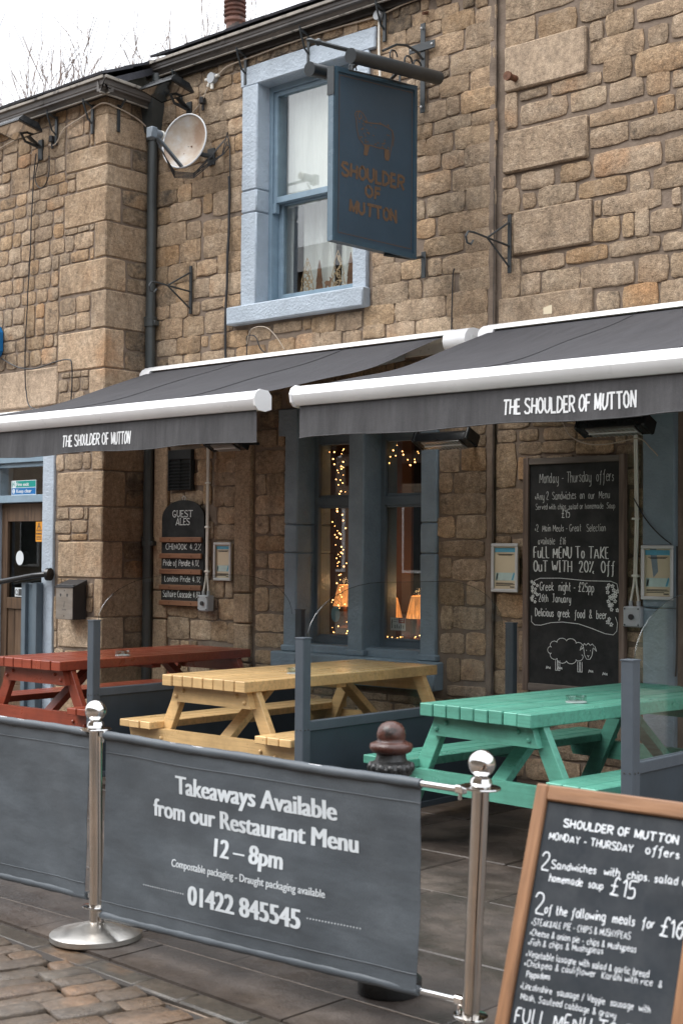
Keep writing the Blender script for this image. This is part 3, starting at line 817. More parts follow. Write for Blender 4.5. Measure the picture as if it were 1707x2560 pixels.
# unseen row of houses behind the camera, added to block low sky light
OP = thing('stone_building', 'unseen sandstone terrace with sash windows and slate roof, added to block low sky light', 'building', (0, -20, 0))
MB().box(-46, 34, -8, 0, 0, 9.2, 0).build('wall', 'opposite_stone', OP)
mb = MB(); mb.add([(-46.3, .4, 9.2), (34.3, .4, 9.2), (34.3, -4, 11.2), (-46.3, -4, 11.2), (-46.3, -8.4, 9.2), (34.3, -8.4, 9.2)], [(0, 1, 2, 3), (3, 2, 5, 4), (0, 3, 4), (1, 5, 2), (0, 4, 5, 1)]); mb.build('roof', 'slate', OP)
wb_ = MB().box(-.5, .5, 0, .06, -.9, .9, .01).mesh('window'); wb_.materials.append(MATS['white_coat']); pb_ = MB().box(-.42, .42, .061, .075, -.82, .82, 0).mesh('pane'); pb_.materials.append(MATS['opposite_pane'])
for i in range(26):
    for z in (1.9, 5.6):
        o = bpy.data.objects.new('window', wb_); COL.objects.link(o); o.parent = OP; o.location = (-44 + i * 3, 0, z)
        q = bpy.data.objects.new('pane', pb_); COL.objects.link(q); q.parent = o

# ------------------------------------------------------------------ left building
LB = thing('stone_building', 'projecting sandstone building with the fire exit door and large corner quoins', 'building')
rnd = random.Random(5)
DOOR = (-11.09, -10.02, 0.0, 2.35)
wall_sheet(MB(), -12.6, -9.40, 0, 5.36, -0.5, 0.3, [DOOR]).build('wall', 'mortar', LB)
mb = MB(); mb.box(-9.395, -9.38, -0.5, 0.0, 0, 5.36, 0); mb.box(-12.6, -12.3, -.2, 5, 0, 5.36, 0); mb.box(-12.6, -9.38, 4.8, 5, 0, 7.3, 0)
mb.box(-9.68, -9.38, 0.36, 5, 0, 5.5, 0); mb.build('wall', 'mortar', LB)
QU = [(5.16, 5.30, .3, .25), (4.92, 5.16, 0.16, None), (4.74, 4.91, 0.55, 0.25), (4.565, 4.725, 0.40, None), (4.265, 4.55, 0.56, 0.15), (3.965, 4.25, 0.14, None), (3.69, 3.945, 0.62, 0.21), (3.37, 3.675, 0.18, None), (3.035, 3.355, 0.63, 0.20), (2.73, 3.02, 0.19, None), (2.45, 2.715, 0.62, 0.21), (2.18, 2.435, 0.14, None), (1.88, 2.165, 0.61, 0.23), (1.59, 1.865, 0.17, None), (1.28, 1.575, 0.59, 0.21), (0.96, 1.265, 0.09, None), (0.69, 0.945, 0.58, 0.23), (.36, .675, .2, None), (0.0, .345, .6, .22)]
def rough_block(name, mat, parent, x0, x1, y0, y1, z0, z1, seed, amp=.004, cut=5, label=None):
    bm = bmesh.new(); bmesh.ops.create_cube(bm, size=1)
    for v in bm.verts: v.co = Vector((x0 + (v.co.x + .5) * (x1 - x0), y0 + (v.co.y + .5) * (y1 - y0), z0 + (v.co.z + .5) * (z1 - z0)))
    bmesh.ops.bevel(bm, geom=list(bm.edges), offset=.010, segments=1, affect='EDGES')
    bmesh.ops.subdivide_edges(bm, edges=[e for e in bm.edges if e.calc_length() > .06], cuts=2, use_grid_fill=True)
    for v in bm.verts:
        n = noise.noise_vector((v.co.x * 9 + seed, v.co.y * 9, v.co.z * 9)); v.co += n * amp * 1.6
    me = bpy.data.meshes.new(name); bmesh.ops.recalc_face_normals(bm, faces=bm.faces); bm.to_mesh(me); bm.free()
    me.polygons.foreach_set('use_smooth', [True] * len(me.polygons)); me.set_sharp_from_angle(angle=radians(38))
    me.materials.append(MATS[mat]); o = bpy.data.objects.new(name, me); COL.objects.link(o); o.parent = parent
    if label: o['label'] = label
    return o
fr_L = lambda a, b, d: (a, -0.5 - d, b)
fr_R = lambda a, b, d: (-9.38 + d, a, b)
for i, (a, b, L, R) in enumerate(QU):
    R_ = .47 if R is None else R
    rough_block('quoin', 'quoin', LB, -9.38 - L, -9.368, -.512, -.5 + R_, a - .003, b + .003, i * 3.3)
small = []
for a, b, L, R in QU:
    if R is None: continue
    m = (a + b) / 2
    if b - a > .2: small += [(-.5 + R + .016, -.04, a, m - .008), (-.5 + R + .016, -.04, m + .008, b)]
    else: small += [(-.5 + R + .016, -.04, a, b)]
n0 = lay(LB, small, fr_R, rnd, lambda r, q: 'sooty', 100, .010)
lint = (-12.1, -10.01, 2.76, 3.09)
rough_block('lintel', 'lintel_stone', LB, *lint[:2], -.515, -.4, *lint[2:], 9)
rough_block('lintel', 'smooth_stone', LB, -11.3, -9.97, -.51, -.4, 2.36, 2.60, 4)
holes = [DOOR, (lint[0], lint[1] + .01, lint[2] - .01, lint[3] + .01), (-11.31, -9.96, 2.35, 2.61), (-12.7, -11.09, 0, 2.6)] + [(-9.38 - L - .008, -9.3, a - .008, b + .008) for a, b, L, R in QU]
rects = rubble(-11.9, -9.38, 0, 5.34, holes, rnd, (.11, .15), (.13, .27))
matL = lambda r, q: 'stone_grey' if q.random() < .42 else 'stone'
def visL(r): return (r[1] - r[0]) * (r[3] - r[2]) - (10 if r[0] < -11.3 or r[3] < .4 else 0)
lay(LB, rects, fr_L, rnd, matL, 300 - n0, .011, vis=visL)

def gutter(parent, p0, p1, out, h=.115, d=.10, lip=True):
    """moulded gutter from p0 to p1; `out` points away from the wall"""
    p0 = Vector(p0); p1 = Vector(p1); o = Vector(out); z = Vector((0, 0, 1))
    prof = [(0, h), (0, .0), (.45 * d, -.012), (.62 * d, .025), (.95 * d, .05), (d, .085), (d + .012, .09), (d + .012, h), (d - .01, h), (d - .012, .03), (.03, .01), (.012, h)]
    n = len(prof); vs = []
    for p in (p0, p1): vs += [p + o * a + z * b for a, b in prof]
    mb = MB(); mb.add(vs, [tuple(range(n)), tuple(range(2 * n - 1, n - 1, -1))] + [(i, (i + 1) % n, n + (i + 1) % n, n + i) for i in range(n)])
    g = mb.build('gutter', 'gutter', parent, smooth=30)
    if lip:
        mb = MB(); ax = (p1 - p0).normalized()
        mb.bar(p0 + o * (d + .015) + z * (h - .010), p1 + o * (d + .015) + z * (h - .010), .012, .026, up=z)
        mb.build('gutter_lip', 'gutter_lip', parent)
        mb = MB(); mb.bar(p0 + o * (.45 * d) + z * (-.014), p1 + o * (.45 * d) + z * (-.014), .02, .012, up=z); mb.build('gutter_lip', 'gutter_lip', parent)
    L = (p1 - p0).length; k = 1.0
    ax = (p1 - p0).normalized()
    while k < L:
        mb = MB(); c = p0 + ax * k
        vs = []
        for s in (-.025, .025): vs += [c + ax * s + o * (a * 1.06 - .002) + z * (b - .004 if b < .05 else b + .001) for a, b in prof[:8]]
        mb.add(vs, [(i, i + 1, 8 + i + 1, 8 + i) for i in range(7)]); mb.build('gutter_union', 'gutter', parent, fix=False); k += 1.5
def gbracket(parent, x, yw, z, out=.13):
    mb = MB(); mb.bar((x, yw - out, z - .02), (x, yw - .02, z - .05), .025, .012)
    mb.tube([(x, yw - out, z), (x, yw - out * .9, z - .05), (x, yw - out * .55, z - .16), (x, yw - .03, z - .19)], .008, 6)
    mb.box(x - .015, x + .015, yw - .034, yw - .018, z - .28, z - .03); mb.build('gutter_bracket', 'iron', parent, smooth=True)
gutter(LB, (-12.6, -.55, 5.295), (-9.24, -.55, 5.295), (0, -1, 0))
gutter(LB, (-9.33, -.655, 5.295), (-9.33, 0.0, 5.275), (1, 0, 0))
mb = MB(); mb.box(-12.6, -9.33, -.545, -.50, 5.30, 5.40, 0); mb.box(-9.38, -9.34, -.5, .0, 5.29, 5.40, 0); mb.build('fascia', 'soffit', LB)
for x in (-10.05, -9.55, -11.2): gbracket(LB, x, -.5, 5.29)
mb = MB(); mb.bar((-9.27, -.40, 5.28), (-9.36, -.40, 5.2), .02, .012); mb.box(-9.365, -9.35, -.415, -.385, 5.02, 5.25); mb.build('gutter_bracket', 'iron', LB)

def roof(parent, x0, x1, ye, ze, slope=24, depth=4.6, seed=1):
    s = radians(slope); r = random.Random(seed)
    mb = MB()
    vs = [(x0, ye + .03, ze - .03), (x1, ye + .03, ze - .03), (x1, ye + depth * cos(s), ze + depth * sin(s) - .03), (x0, ye + depth * cos(s), ze + depth * sin(s) - .03)]
    vs += [(a, b, c - .06) for a, b, c in vs]
    mb.add(vs, [(0, 1, 2, 3), (7, 6, 5, 4), (0, 4, 5, 1), (1, 5, 6, 2), (2, 6, 7, 3), (3, 7, 4, 0)])
    rf = mb.build('roof', 'slate', parent)
    rest = MB()
    for row in range(14):
        x = x0 - (row % 2) * .12
        while x < x1 - .05:
            w = r.uniform(.2, .3); d0 = row * .28
            Mx = Matrix.Translation((x, ye + d0 * cos(s), ze + d0 * sin(s) + .012)) @ Matrix.Rotation(s - .05 + r.uniform(-.015, .015), 4, 'X')
            tgt = MB() if row < 2 else rest
            tgt.box(.003, min(w, x1 - x) - .003, -.01 + r.uniform(-.015, .01), .34, -.002, .014 + r.uniform(-.002, .006), 0, Mx)
            if row < 2: tgt.build('slate', 'slate', rf)
            x += w
    rest.build('slate_courses', 'slate', rf, kind='stuff')
    return rf
roof(LB, -12.6, -9.24, -.66, 5.415, depth=6.0, seed=3)
mb = MB(); mb.box(-12.4, -10.9, 2.6, 3.4, 5.8, 7.14, .01); mb.build('chimney_stack', 'mortar', LB)
mb = MB()
mb.lathe([(.115, 7.10), (.105, 7.2), (.10, 7.44), (.125, 7.46), (.125, 7.49), (.10, 7.5)] + [q for i in range(6) for q in ((.098, 7.515 + i * .05), (.125, 7.525 + i * .05), (.13, 7.54 + i * .05), (.10, 7.55 + i * .05))] + [(.11, 7.84), (.08, 7.88)], 20, (-11.56, 3.0, 0))
cs = mb.build('chimney_pot', 'terracotta', LB, smooth=30)

# door, frame and fanlight
mb = MB(); mb.box(-10.18, -10.02, -.525, -.30, 0, 2.35, .006); mb.build('door_post', 'blue_paint', LB)
mb = MB(); mb.box(-11.09, -10.93, -.525, -.30, 0, 2.35, .006); mb.build('door_post', 'blue_paint', LB)
mb = MB(); mb.box(-10.93, -10.18, -.50, -.38, 2.28, 2.35); mb.box(-10.93, -10.18, -.51, -.38, 1.925, 1.99); mb.box(-10.93, -10.18, -.47, -.42, 2.24, 2.28); mb.build('door_frame', 'blue_frame', LB)
mb = MB(); mb.box(-10.925, -10.185, -.44, -.435, 1.99, 2.24, 0); mb.build('fanlight', 'window_glass', LB)
mb = MB(); mb.box(-10.92, -10.19, -.42, -.37, 0.01, .30); mb.box(-10.92, -10.83, -.425, -.37, .01, 1.92); mb.box(-10.30, -10.19, -.425, -.37, .01, 1.92); mb.box(-10.83, -10.30, -.425, -.37, 1.76, 1.92)
mb.box(-10.83, -10.30, -.425, -.37, .98, 1.08)
for i in range(5): mb.box(-10.83 + i * .106, -10.83 + i * .106 + .102, -.41, -.385, .30, .98, .004)
dr = mb.build('door', 'door_wood', LB)
MB().box(-10.83, -10.30, -.40, -.395, 1.08, 1.76, 0).build('door_pane', 'door_glass', dr)
mb = MB(); mb.box(-11.2, -9.9, -.2, -.19, 0, 2.5, 0); mb.build('hallway', 'room_dark', LB)
# storm-channel beside the door
mb = MB(); mb.box(-10.36, -10.30, -.60, -.53, .0, 1.22); mb.box(-10.30, -10.20, -.57, -.53, 0, 1.215); mb.box(-10.20, -10.14, -.60, -.53, 0, 1.225); mb.build('door_channel', 'slate_frame', LB, label='grey blue steel channel standing in front of the door post')

# ------------------------------------------------------------------ middle building (the pub)
PB = thing('stone_building', 'sandstone pub front with a pale blue sash window above two awnings', 'building')
rnd = random.Random(21)
UW = (-8.09, -7.04, 3.46, 5.26); W1 = (-7.60, -7.07, 0.80, 2.42); W2 = (-6.92, -6.38, 0.80, 2.42)
wall_sheet(MB(), -9.38, -5.80, 0, 5.62, 0.0, 0.35, [(UW[0] - .01, UW[1] + .01, UW[2] - .01, UW[3] + .01)] + [(w[0] - .02, w[1] + .02, w[2] - .07, w[3] + .02) for w in (W1, W2)]).build('wall', 'mortar', PB)
mb = MB(); mb.box(-9.38, -5.8, 4.8, 5.0, 0, 7.7, 0); mb.build('wall', 'mortar', PB)
fr_M = lambda a, b, d: (a, -d, b)
MID = [(-9.304,-8.941,4.099,4.273), (-8.918,-8.758,4.116,4.247), (-8.722,-8.516,4.106,4.226), (-8.499,-8.252,4.105,4.209), (-9.314,-9.029,3.935,4.086), (-9.006,-8.761,3.929,4.104), (-8.708,-8.417,3.933,4.109), (-8.395,-8.255,3.940,4.097), (-9.318,-9.170,3.783,3.920), (-9.152,-8.809,3.765,3.916), (-8.786,-8.560,3.789,3.903), (-8.538,-8.265,3.776,3.929), (-9.301,-9.055,3.592,3.756), (-9.051,-8.844,3.607,3.747), (-8.834,-8.644,3.613,3.755), (-8.634,-8.256,3.601,3.764), (-9.305,-9.145,3.485,3.585), (-9.120,-8.912,3.469,3.591), (-8.888,-8.766,3.475,3.573), (-8.730,-8.477,3.498,3.573), (-8.466,-8.272,3.488,3.576), (-9.230,-8.973,3.308,3.463), (-8.956,-8.713,3.300,3.452), (-8.685,-8.359,3.306,3.466), (-9.286,-9.048,3.164,3.286), (-9.031,-8.749,3.159,3.287), (-8.725,-8.662,3.202,3.275), (-8.620,-8.465,3.167,3.274), (-8.449,-8.191,3.166,3.282), (-8.152,-7.937,3.191,3.286), (-9.277,-9.164,3.075,3.128), (-9.139,-8.969,3.067,3.142), (-8.938,-8.747,3.065,3.142), (-8.723,-8.343,3.056,3.140), (-8.309,-7.998,3.059,3.144), (-9.309,-9.240,3.308,3.454), (-8.359,-8.128,5.413,5.535), (-8.559,-8.384,5.422,5.530), (-8.755,-8.580,5.408,5.498), (-8.379,-8.293,5.319,5.388), (-9.004,-8.781,5.400,5.527), (-9.260,-9.021,5.387,5.544), (-8.669,-8.405,5.316,5.394), (-8.492,-8.287,5.199,5.302), (-8.781,-8.677,5.314,5.394), (-9.001,-8.798,5.291,5.383), (-8.770,-8.508,5.180,5.302), (-9.247,-9.146,5.296,5.389), (-9.138,-9.010,5.307,5.373), (-8.540,-8.253,5.040,5.166), (-8.782,-8.547,5.051,5.172), (-9.265,-9.085,5.152,5.294), (-9.073,-8.811,5.162,5.277), (-8.761,-8.444,4.892,5.026), (-8.433,-8.256,4.905,5.016), (-9.075,-8.794,5.030,5.157), (-9.303,-9.181,5.014,5.143), (-8.623,-8.361,4.738,4.882), (-8.349,-8.258,4.763,4.880), (-8.764,-8.630,4.743,4.883), (-9.160,-8.780,4.744,4.931), (-9.300,-9.178,4.856,5.010), (-9.297,-9.176,4.738,4.851), (-8.474,-8.251,4.606,4.727), (-8.719,-8.485,4.605,4.733), (-8.961,-8.740,4.590,4.719), (-9.300,-8.978,4.572,4.724), (-8.863,-8.249,4.462,4.591), (-9.315,-9.060,4.449,4.566), (-9.043,-8.882,4.449,4.577), (-8.601,-8.237,4.265,4.448), (-8.720,-8.625,4.308,4.450), (-9.130,-8.757,4.287,4.435), (-9.304,-9.141,4.295,4.423), (-7.166,-7.036,5.412,5.537), (-7.022,-6.869,5.425,5.548), (-6.860,-6.740,5.423,5.522), (-6.608,-6.440,5.428,5.489), (-6.809,-6.744,5.326,5.410), (-6.720,-6.515,5.323,5.414), (-6.497,-6.307,5.324,5.401), (-6.294,-6.091,5.321,5.394), (-5.925,-5.758,5.202,5.294), (-6.838,-6.567,5.197,5.318), (-6.554,-6.419,5.210,5.310), (-6.392,-6.242,5.224,5.307), (-6.228,-5.947,5.200,5.319), (-6.674,-6.409,5.081,5.183), (-6.344,-6.040,5.053,5.186), (-6.014,-5.766,5.041,5.200), (-6.343,-6.170,4.948,5.039), (-6.144,-5.765,4.882,5.027), (-6.455,-6.266,4.859,4.934), (-6.239,-5.993,4.748,4.868), (-5.967,-5.773,4.735,4.878), (-6.341,-6.257,4.767,4.829), (-6.454,-6.378,4.733,4.845), (-6.453,-6.191,4.596,4.723), (-6.174,-6.073,4.605,4.727), (-6.051,-5.763,4.594,4.734), (-6.457,-6.319,4.485,4.582), (-6.288,-5.973,4.498,4.580), (-5.952,-5.754,4.483,4.573), (-6.451,-6.375,4.370,4.474), (-6.357,-6.134,4.348,4.474), (-6.104,-5.753,4.352,4.484), (-6.450,-6.243,4.251,4.347), (-6.217,-6.034,4.227,4.338), (-6.017,-5.761,4.210,4.348), (-6.449,-6.150,4.072,4.212), (-6.122,-5.771,4.057,4.196), (-6.347,-6.024,3.910,4.043), (-5.996,-5.761,3.905,4.050), (-6.447,-6.386,3.910,4.030), (-6.247,-5.770,3.761,3.896), (-6.446,-6.285,3.770,3.888), (-6.375,-6.031,3.628,3.747), (-6.004,-5.769,3.608,3.752), (-6.862,-6.755,3.870,3.918), (-6.866,-6.665,3.622,3.717), (-6.865,-6.598,3.479,3.614), (-6.585,-6.406,3.488,3.611), (-6.337,-6.225,3.487,3.596), (-6.863,-6.532,3.326,3.465), (-6.512,-6.405,3.334,3.468), (-6.377,-6.114,3.333,3.464), (-6.641,-6.188,3.186,3.327), (-6.945,-6.661,3.184,3.327), (-7.214,-6.974,3.182,3.299), (-7.476,-7.244,3.186,3.303), (-6.206,-5.786,3.478,3.594), (-6.059,-5.776,3.332,3.481), (-6.164,-5.822,3.171,3.332), (-6.440,-6.133,3.051,3.172), (-6.717,-6.470,3.044,3.172), (-6.951,-6.748,3.095,3.180), (-6.105,-5.821,3.065,3.171), (-7.949,-7.660,3.048,3.168), (-7.639,-7.394,3.041,3.181), (-7.385,-7.175,3.054,3.174), (-8.076,-7.759,2.130,2.293), (-8.073,-7.968,1.968,2.110), (-7.944,-7.756,1.951,2.118), (-8.071,-7.755,1.808,1.940), (-8.068,-7.929,1.660,1.782), (-7.897,-7.744,1.647,1.780), (-8.066,-7.751,1.522,1.624), (-8.064,-7.943,1.389,1.485), (-7.919,-7.749,1.380,1.486), (-8.063,-7.747,1.249,1.357), (-6.223,-6.059,2.080,2.226), (-6.027,-5.828,2.083,2.229), (-6.222,-6.119,1.937,2.064), (-6.093,-5.827,1.925,2.065), (-6.214,-5.826,1.788,1.912), (-6.240,-6.096,1.626,1.756), (-6.070,-5.825,1.615,1.765), (-6.218,-5.837,1.494,1.588), (-6.211,-6.121,1.342,1.464), (-6.102,-5.823,1.331,1.455), (-8.061,-7.930,1.046,1.217), (-7.907,-7.745,1.052,1.214), (-8.058,-7.743,0.892,1.011), (-8.056,-7.741,0.768,0.861), (-8.054,-7.789,0.635,0.728), (-6.209,-6.013,1.151,1.302), (-5.980,-5.829,1.157,1.306), (-6.201,-6.112,0.978,1.130), (-6.099,-5.834,0.989,1.128), (-6.207,-6.004,0.813,0.941), (-5.985,-5.826,0.812,0.951), (-6.144,-6.042,0.620,0.768), (-6.023,-5.832,0.634,0.769), (-6.143,-5.818,0.520,0.581), (-8.807,-8.593,2.269,2.350), (-8.529,-8.297,2.266,2.356), (-8.752,-8.604,2.154,2.257), (-8.554,-8.295,2.152,2.259), (-8.803,-8.603,2.055,2.151), (-8.552,-8.293,2.047,2.143), (-8.563,-8.444,1.883,2.028), (-8.433,-8.291,1.881,2.024), (-8.508,-8.289,1.740,1.858), (-8.545,-8.287,1.609,1.716), (-9.087,-8.921,1.918,1.986), (-8.909,-8.693,1.896,2.000), (-8.682,-8.600,1.895,2.039), (-9.112,-8.973,0.974,1.042), (-8.961,-8.744,0.964,1.047), (-8.732,-8.507,0.955,1.027), (-8.484,-8.290,0.963,1.115), (-9.111,-8.848,0.781,0.951), (-8.824,-8.583,0.784,0.934), (-8.572,-8.389,0.784,0.935), (-8.378,-8.287,0.772,0.925)]
RIGHT = [(-5.69,-5.14,5.17,5.35),(-5.68,-5.04,4.67,4.97),(-5.69,-5.03,4.11,4.38),(-5.60,-5.00,3.54,3.82),(-5.72,-4.99,3.05,3.24),(-5.69,-5.59,4.42,4.65),(-5.71,-5.57,3.83,3.99),(-5.71,-5.60,3.54,3.80),(-5.71,-5.56,3.25,3.51),(-5.69,-5.45,4.98,5.15),(-5.42,-5.12,4.98,5.13),(-5.09,-4.84,5.01,5.15),(-5.01,-4.92,4.86,4.98),(-4.89,-4.69,4.87,5.01),(-4.66,-4.30,4.90,4.99),(-5.01,-4.62,4.71,4.86),(-4.58,-4.44,4.73,4.85),(-4.91,-4.71,4.57,4.71),(-4.67,-4.30,4.55,4.71),(-5.31,-4.93,4.57,4.65),(-5.56,-5.35,4.59,4.64),(-5.56,-5.19,4.42,4.55),(-5.16,-4.89,4.43,4.55),(-4.86,-4.62,4.43,4.55),(-4.59,-4.43,4.42,4.56),(-5.01,-4.55,4.30,4.38),(-4.51,-4.40,4.29,4.39),(-5.01,-4.73,4.16,4.28),(-4.71,-4.30,4.16,4.27),(-5.23,-5.01,3.97,4.08),(-4.98,-4.49,3.96,4.11),(-4.46,-4.30,3.97,4.11),(-5.55,-5.29,3.97,4.08),(-5.41,-5.12,3.84,3.96),(-5.09,-4.74,3.84,3.94),(-4.71,-4.57,3.82,3.93),(-4.54,-4.30,3.81,3.94),(-5.54,-5.44,3.85,3.94),(-4.97,-4.93,3.71,3.80),(-4.91,-4.49,3.70,3.81),(-4.98,-4.79,3.54,3.68),(-4.76,-4.69,3.54,3.68),(-4.67,-4.58,3.53,3.70),(-4.56,-4.35,3.54,3.67),(-5.54,-5.21,3.41,3.50),(-5.19,-4.88,3.42,3.51),(-4.86,-4.50,3.42,3.51),(-4.47,-4.30,3.41,3.51),(-5.55,-5.40,3.25,3.39),(-5.38,-5.09,3.25,3.39),(-5.07,-4.68,3.24,3.38),(-4.65,-4.44,3.23,3.39),(-4.42,-4.30,3.24,3.38),(-4.95,-4.79,3.08,3.20),(-4.76,-4.51,3.08,3.22),(-4.49,-4.30,3.06,3.22),(-5.75,-5.59,1.96,2.25),(-5.75,-5.51,1.65,1.94),(-5.56,-5.51,2.01,2.15),(-5.75,-5.63,1.57,1.62),(-5.56,-5.38,2.18,2.25),(-5.37,-5.12,2.18,2.25),(-5.11,-4.83,2.16,2.24),(-5.74,-5.52,1.08,1.23),(-5.75,-5.64,0.73,1.04),(-5.55,-5.52,0.73,0.98),(-5.76,-5.63,0.56,0.71),(-4.71,-4.54,1.81,1.92),(-4.71,-4.53,1.51,1.61),(-4.70,-4.53,1.63,1.78),(-4.72,-4.53,1.36,1.48),(-4.72,-4.53,0.96,1.01),(-4.72,-4.53,0.80,0.92)]
matM = lambda r, q: 'sooty' if (r[3] > 5.42 and q.random() < .6) or (r[0] < -9.15 and q.random() < .35) else ('stone_grey' if q.random() < (.2 if r[1] < -7.5 else .42) else 'stone')
dress = [UW, (-8.28, -6.84, 5.25, 5.41), (-8.25, -8.09, 3.46, 5.26), (-7.04, -6.90, 3.46, 5.26), (-8.36, -6.89, 3.32, 3.47), (-7.74, -6.235, .70, 2.62), (-7.82, -6.18, .50, .745),
         (-9.285, -9.115, 0, 2.5), (-8.295, -8.105, 0, 2.5), (-9.12, -8.79, 2.0, 2.37)]
pad = lambda h, p=.012: (h[0] - p, h[1] + p, h[2] - p, h[3] + p)
holes = [pad(h) for h in dress] + [pad(m, .010) for m in MID]
fill = rubble(-9.36, -5.82, 0, 5.60, holes, rnd, (.125, .16), (.2, .36))
MID = [(a - .009, b + .009, c - .008, d + .008) for a, b, c, d in MID]
fill = [r for r in fill if (r[1] - r[0]) > .06 and (r[3] - r[2]) > .045]
allm = [tuple(m) for m in MID if m[2] > 0] + fill
def visM(r):
    z = (r[2] + r[3]) / 2
    return (r[1] - r[0]) * (r[3] - r[2]) - (5 if (2.5 < z < 2.98 or z < .35) else 0)
lay(PB, allm, fr_M, rnd, matM, 300, .0125, vis=visM)
# dressed stones, painted and plain
def slab(name, mat, par, x0, x1, z0, z1, out=.02, dep=.1, seed=0, amp=.003, label=None): return rough_block(name, mat, par, x0, x1, -out, dep, z0, z1, seed, amp, label=label)
slab('window_lintel', 'blue_paint', PB, -8.28, -6.84, 5.245, 5.41, .028, .25, 1)
for a, b in ((3.47, 4.218), (4.222, 4.40), (4.404, 5.25)):
    slab('window_jamb', 'blue_paint', PB, -8.255, -8.078, a, b, .03, .30, a)
    slab('window_jamb', 'blue_paint', PB, -7.052, -6.905, a, b, .03, .30, a + 5)
slab('window_sill', 'blue_paint', PB, -8.36, -6.895, 3.325, 3.472, .085, .30, 3)
# sash window
fy = .12
mb = MB(); mb.box(-8.09, -8.045, fy - .01, fy + .16, 3.465, 5.26); mb.box(-7.085, -7.04, fy - .01, fy + .16, 3.465, 5.26); mb.box(-8.045, -7.085, fy - .01, fy + .16, 5.20, 5.26); mb.box(-8.045, -7.085, fy - .04, fy + .16, 3.465, 3.50)
sw = mb.build('sash_window', 'blue_frame', PB)
mb = MB(); mb.box(-8.045, -8.01, fy + .01, fy + .06, 4.30, 5.20); mb.box(-7.12, -7.085, fy + .01, fy + .06, 4.30, 5.20); mb.box(-8.01, -7.12, fy + .01, fy + .06, 5.165, 5.20); mb.box(-8.01, -7.12, fy + .01, fy + .06, 4.30, 4.35)
mb.box(-8.05, -8.01, fy, fy + .05, 4.22, 4.30); mb.build('upper_sash', 'blue_frame', sw)
mb = MB(); mb.box(-8.045, -7.995, fy + .07, fy + .12, 3.50, 4.33); mb.box(-7.135, -7.085, fy + .07, fy + .12, 3.50, 4.33); mb.box(-7.995, -7.135, fy + .07, fy + .12, 3.50, 3.57); mb.box(-7.995, -7.135, fy + .07, fy + .12, 4.29, 4.33); mb.build('lower_sash', 'blue_frame', sw)
MB().box(-8.01, -7.12, fy + .032, fy + .037, 4.35, 5.165, 0).build('pane', 'window_glass', sw)
MB().box(-7.995, -7.135, fy + .092, fy + .097, 3.57, 4.29, 0).build('pane', 'window_glass', sw)
def drape(x0, x1, z0, z1, y, amp, k, mat, name='curtain', seed=0, par=None):
    mb = MB(); mb.grid(lambda u, v: (x0 + (x1 - x0) * u + .006 * sin(v * 9 + seed) * (u > .5), y + amp * sin(u * k * (1 + .04 * sin(v * 3)) + seed) + amp * .5 * sin(u * k * 2.3 + v * 1.2), z0 + (z1 - z0) * v), 70, 6)
    return mb.build(name, mat, par or PB, smooth='all', fix=False)
drape(-8.0, -7.13, 4.28, 5.2, .25, .008, 20, 'net_and_sky_white', seed=1)  # white sheet added behind the upper sash, standing in for bright sky reflection
drape(-7.98, -7.60, 3.52, 4.35, .40, .02, 16, 'net_and_sky_white', seed=2)
drape(-7.53, -7.13, 3.52, 4.35, .40, .02, 18, 'net_and_sky_white', seed=5)
drape(-8.05, -7.96, 3.5, 5.2, .285, .01, 9, 'grey_drape', seed=3)
mb = MB(); mb.box(-8.5, -6.6, 1.6, 1.65, 3.2, 5.5, 0); mb.box(-8.5, -6.6, .36, 1.65, 3.36, 3.45, 0); mb.box(-8.55, -8.5, .36, 1.65, 3.2, 5.5, 0); mb.box(-6.6, -6.55, .36, 1.65, 3.2, 5.5, 0); mb.box(-8.5, -6.6, .36, 1.65, 5.3, 5.35, 0); mb.build('upper_room', 'room_dark', PB)
# ground floor window: painted stone posts, sill, timber frames
for nm, a, b in (('left', -7.735, -7.60), ('mid', -7.07, -6.92), ('right', -6.38, -6.24)):
    for i, (z0, z1) in enumerate(((.745, 1.50), (1.503, 1.72), (1.723, 2.62)) if nm != 'mid' else ((.745, 2.62),)):
        slab('window_post', 'slate_blue', PB, a - .003, b + .003, z0, z1, .03, .36, a + z0)
    slab('post_foot', 'slate_blue', PB, a - .018, b + .018, .742, .79, .045, .22, a)
slab('window_sill', 'slate_blue', PB, -7.81, -6.19, .54, .742, .10, .30, 2)
slab('sill_board', 'slate_blue', PB, -7.60, -6.37, .735, .806, .0, .34, 4)
slab('window_lintel', 'slate_blue', PB, -7.82, -6.16, 2.405, 2.62, .02, .36, 6)
def casement(x0, x1):
    y0 = .165
    mb = MB(); mb.box(x0, x0 + .036, y0, y0 + .05, .80, 2.42); mb.box(x1 - .036, x1, y0, y0 + .05, .80, 2.42); mb.box(x0 + .036, x1 - .036, y0, y0 + .07, 2.35, 2.42); mb.box(x0 + .036, x1 - .036, y0, y0 + .07, .80, .86)
    mb.box(x0 + .036, x1 - .036, y0 - .01, y0 + .07, 1.86, 1.93)
    f = mb.build('casement_window', 'slate_frame', PB)
    MB().box(x0 + .036, x1 - .036, y0 + .03, y0 + .034, .86, 1.86, 0).build('pane', 'window_glass', f)
    MB().box(x0 + .036, x1 - .036, y0 + .03, y0 + .034, 1.93, 2.35, 0).build('pane', 'window_glass', f)
    mb = MB()
    for (a, b) in ((.86, 1.86), (1.93, 2.35)):
        mb.box(x0 + .037, x0 + .047, y0 - .006, y0 + .028, a, b); mb.box(x0 + .068, x1 - .05, y0 - .006, y0 + .028, a, a + .016); mb.box(x0 + .068, x1 - .05, y0 - .006, y0 + .028, b - .016, b)
    mb.build('glazing_bead', 'slate_frame', f)
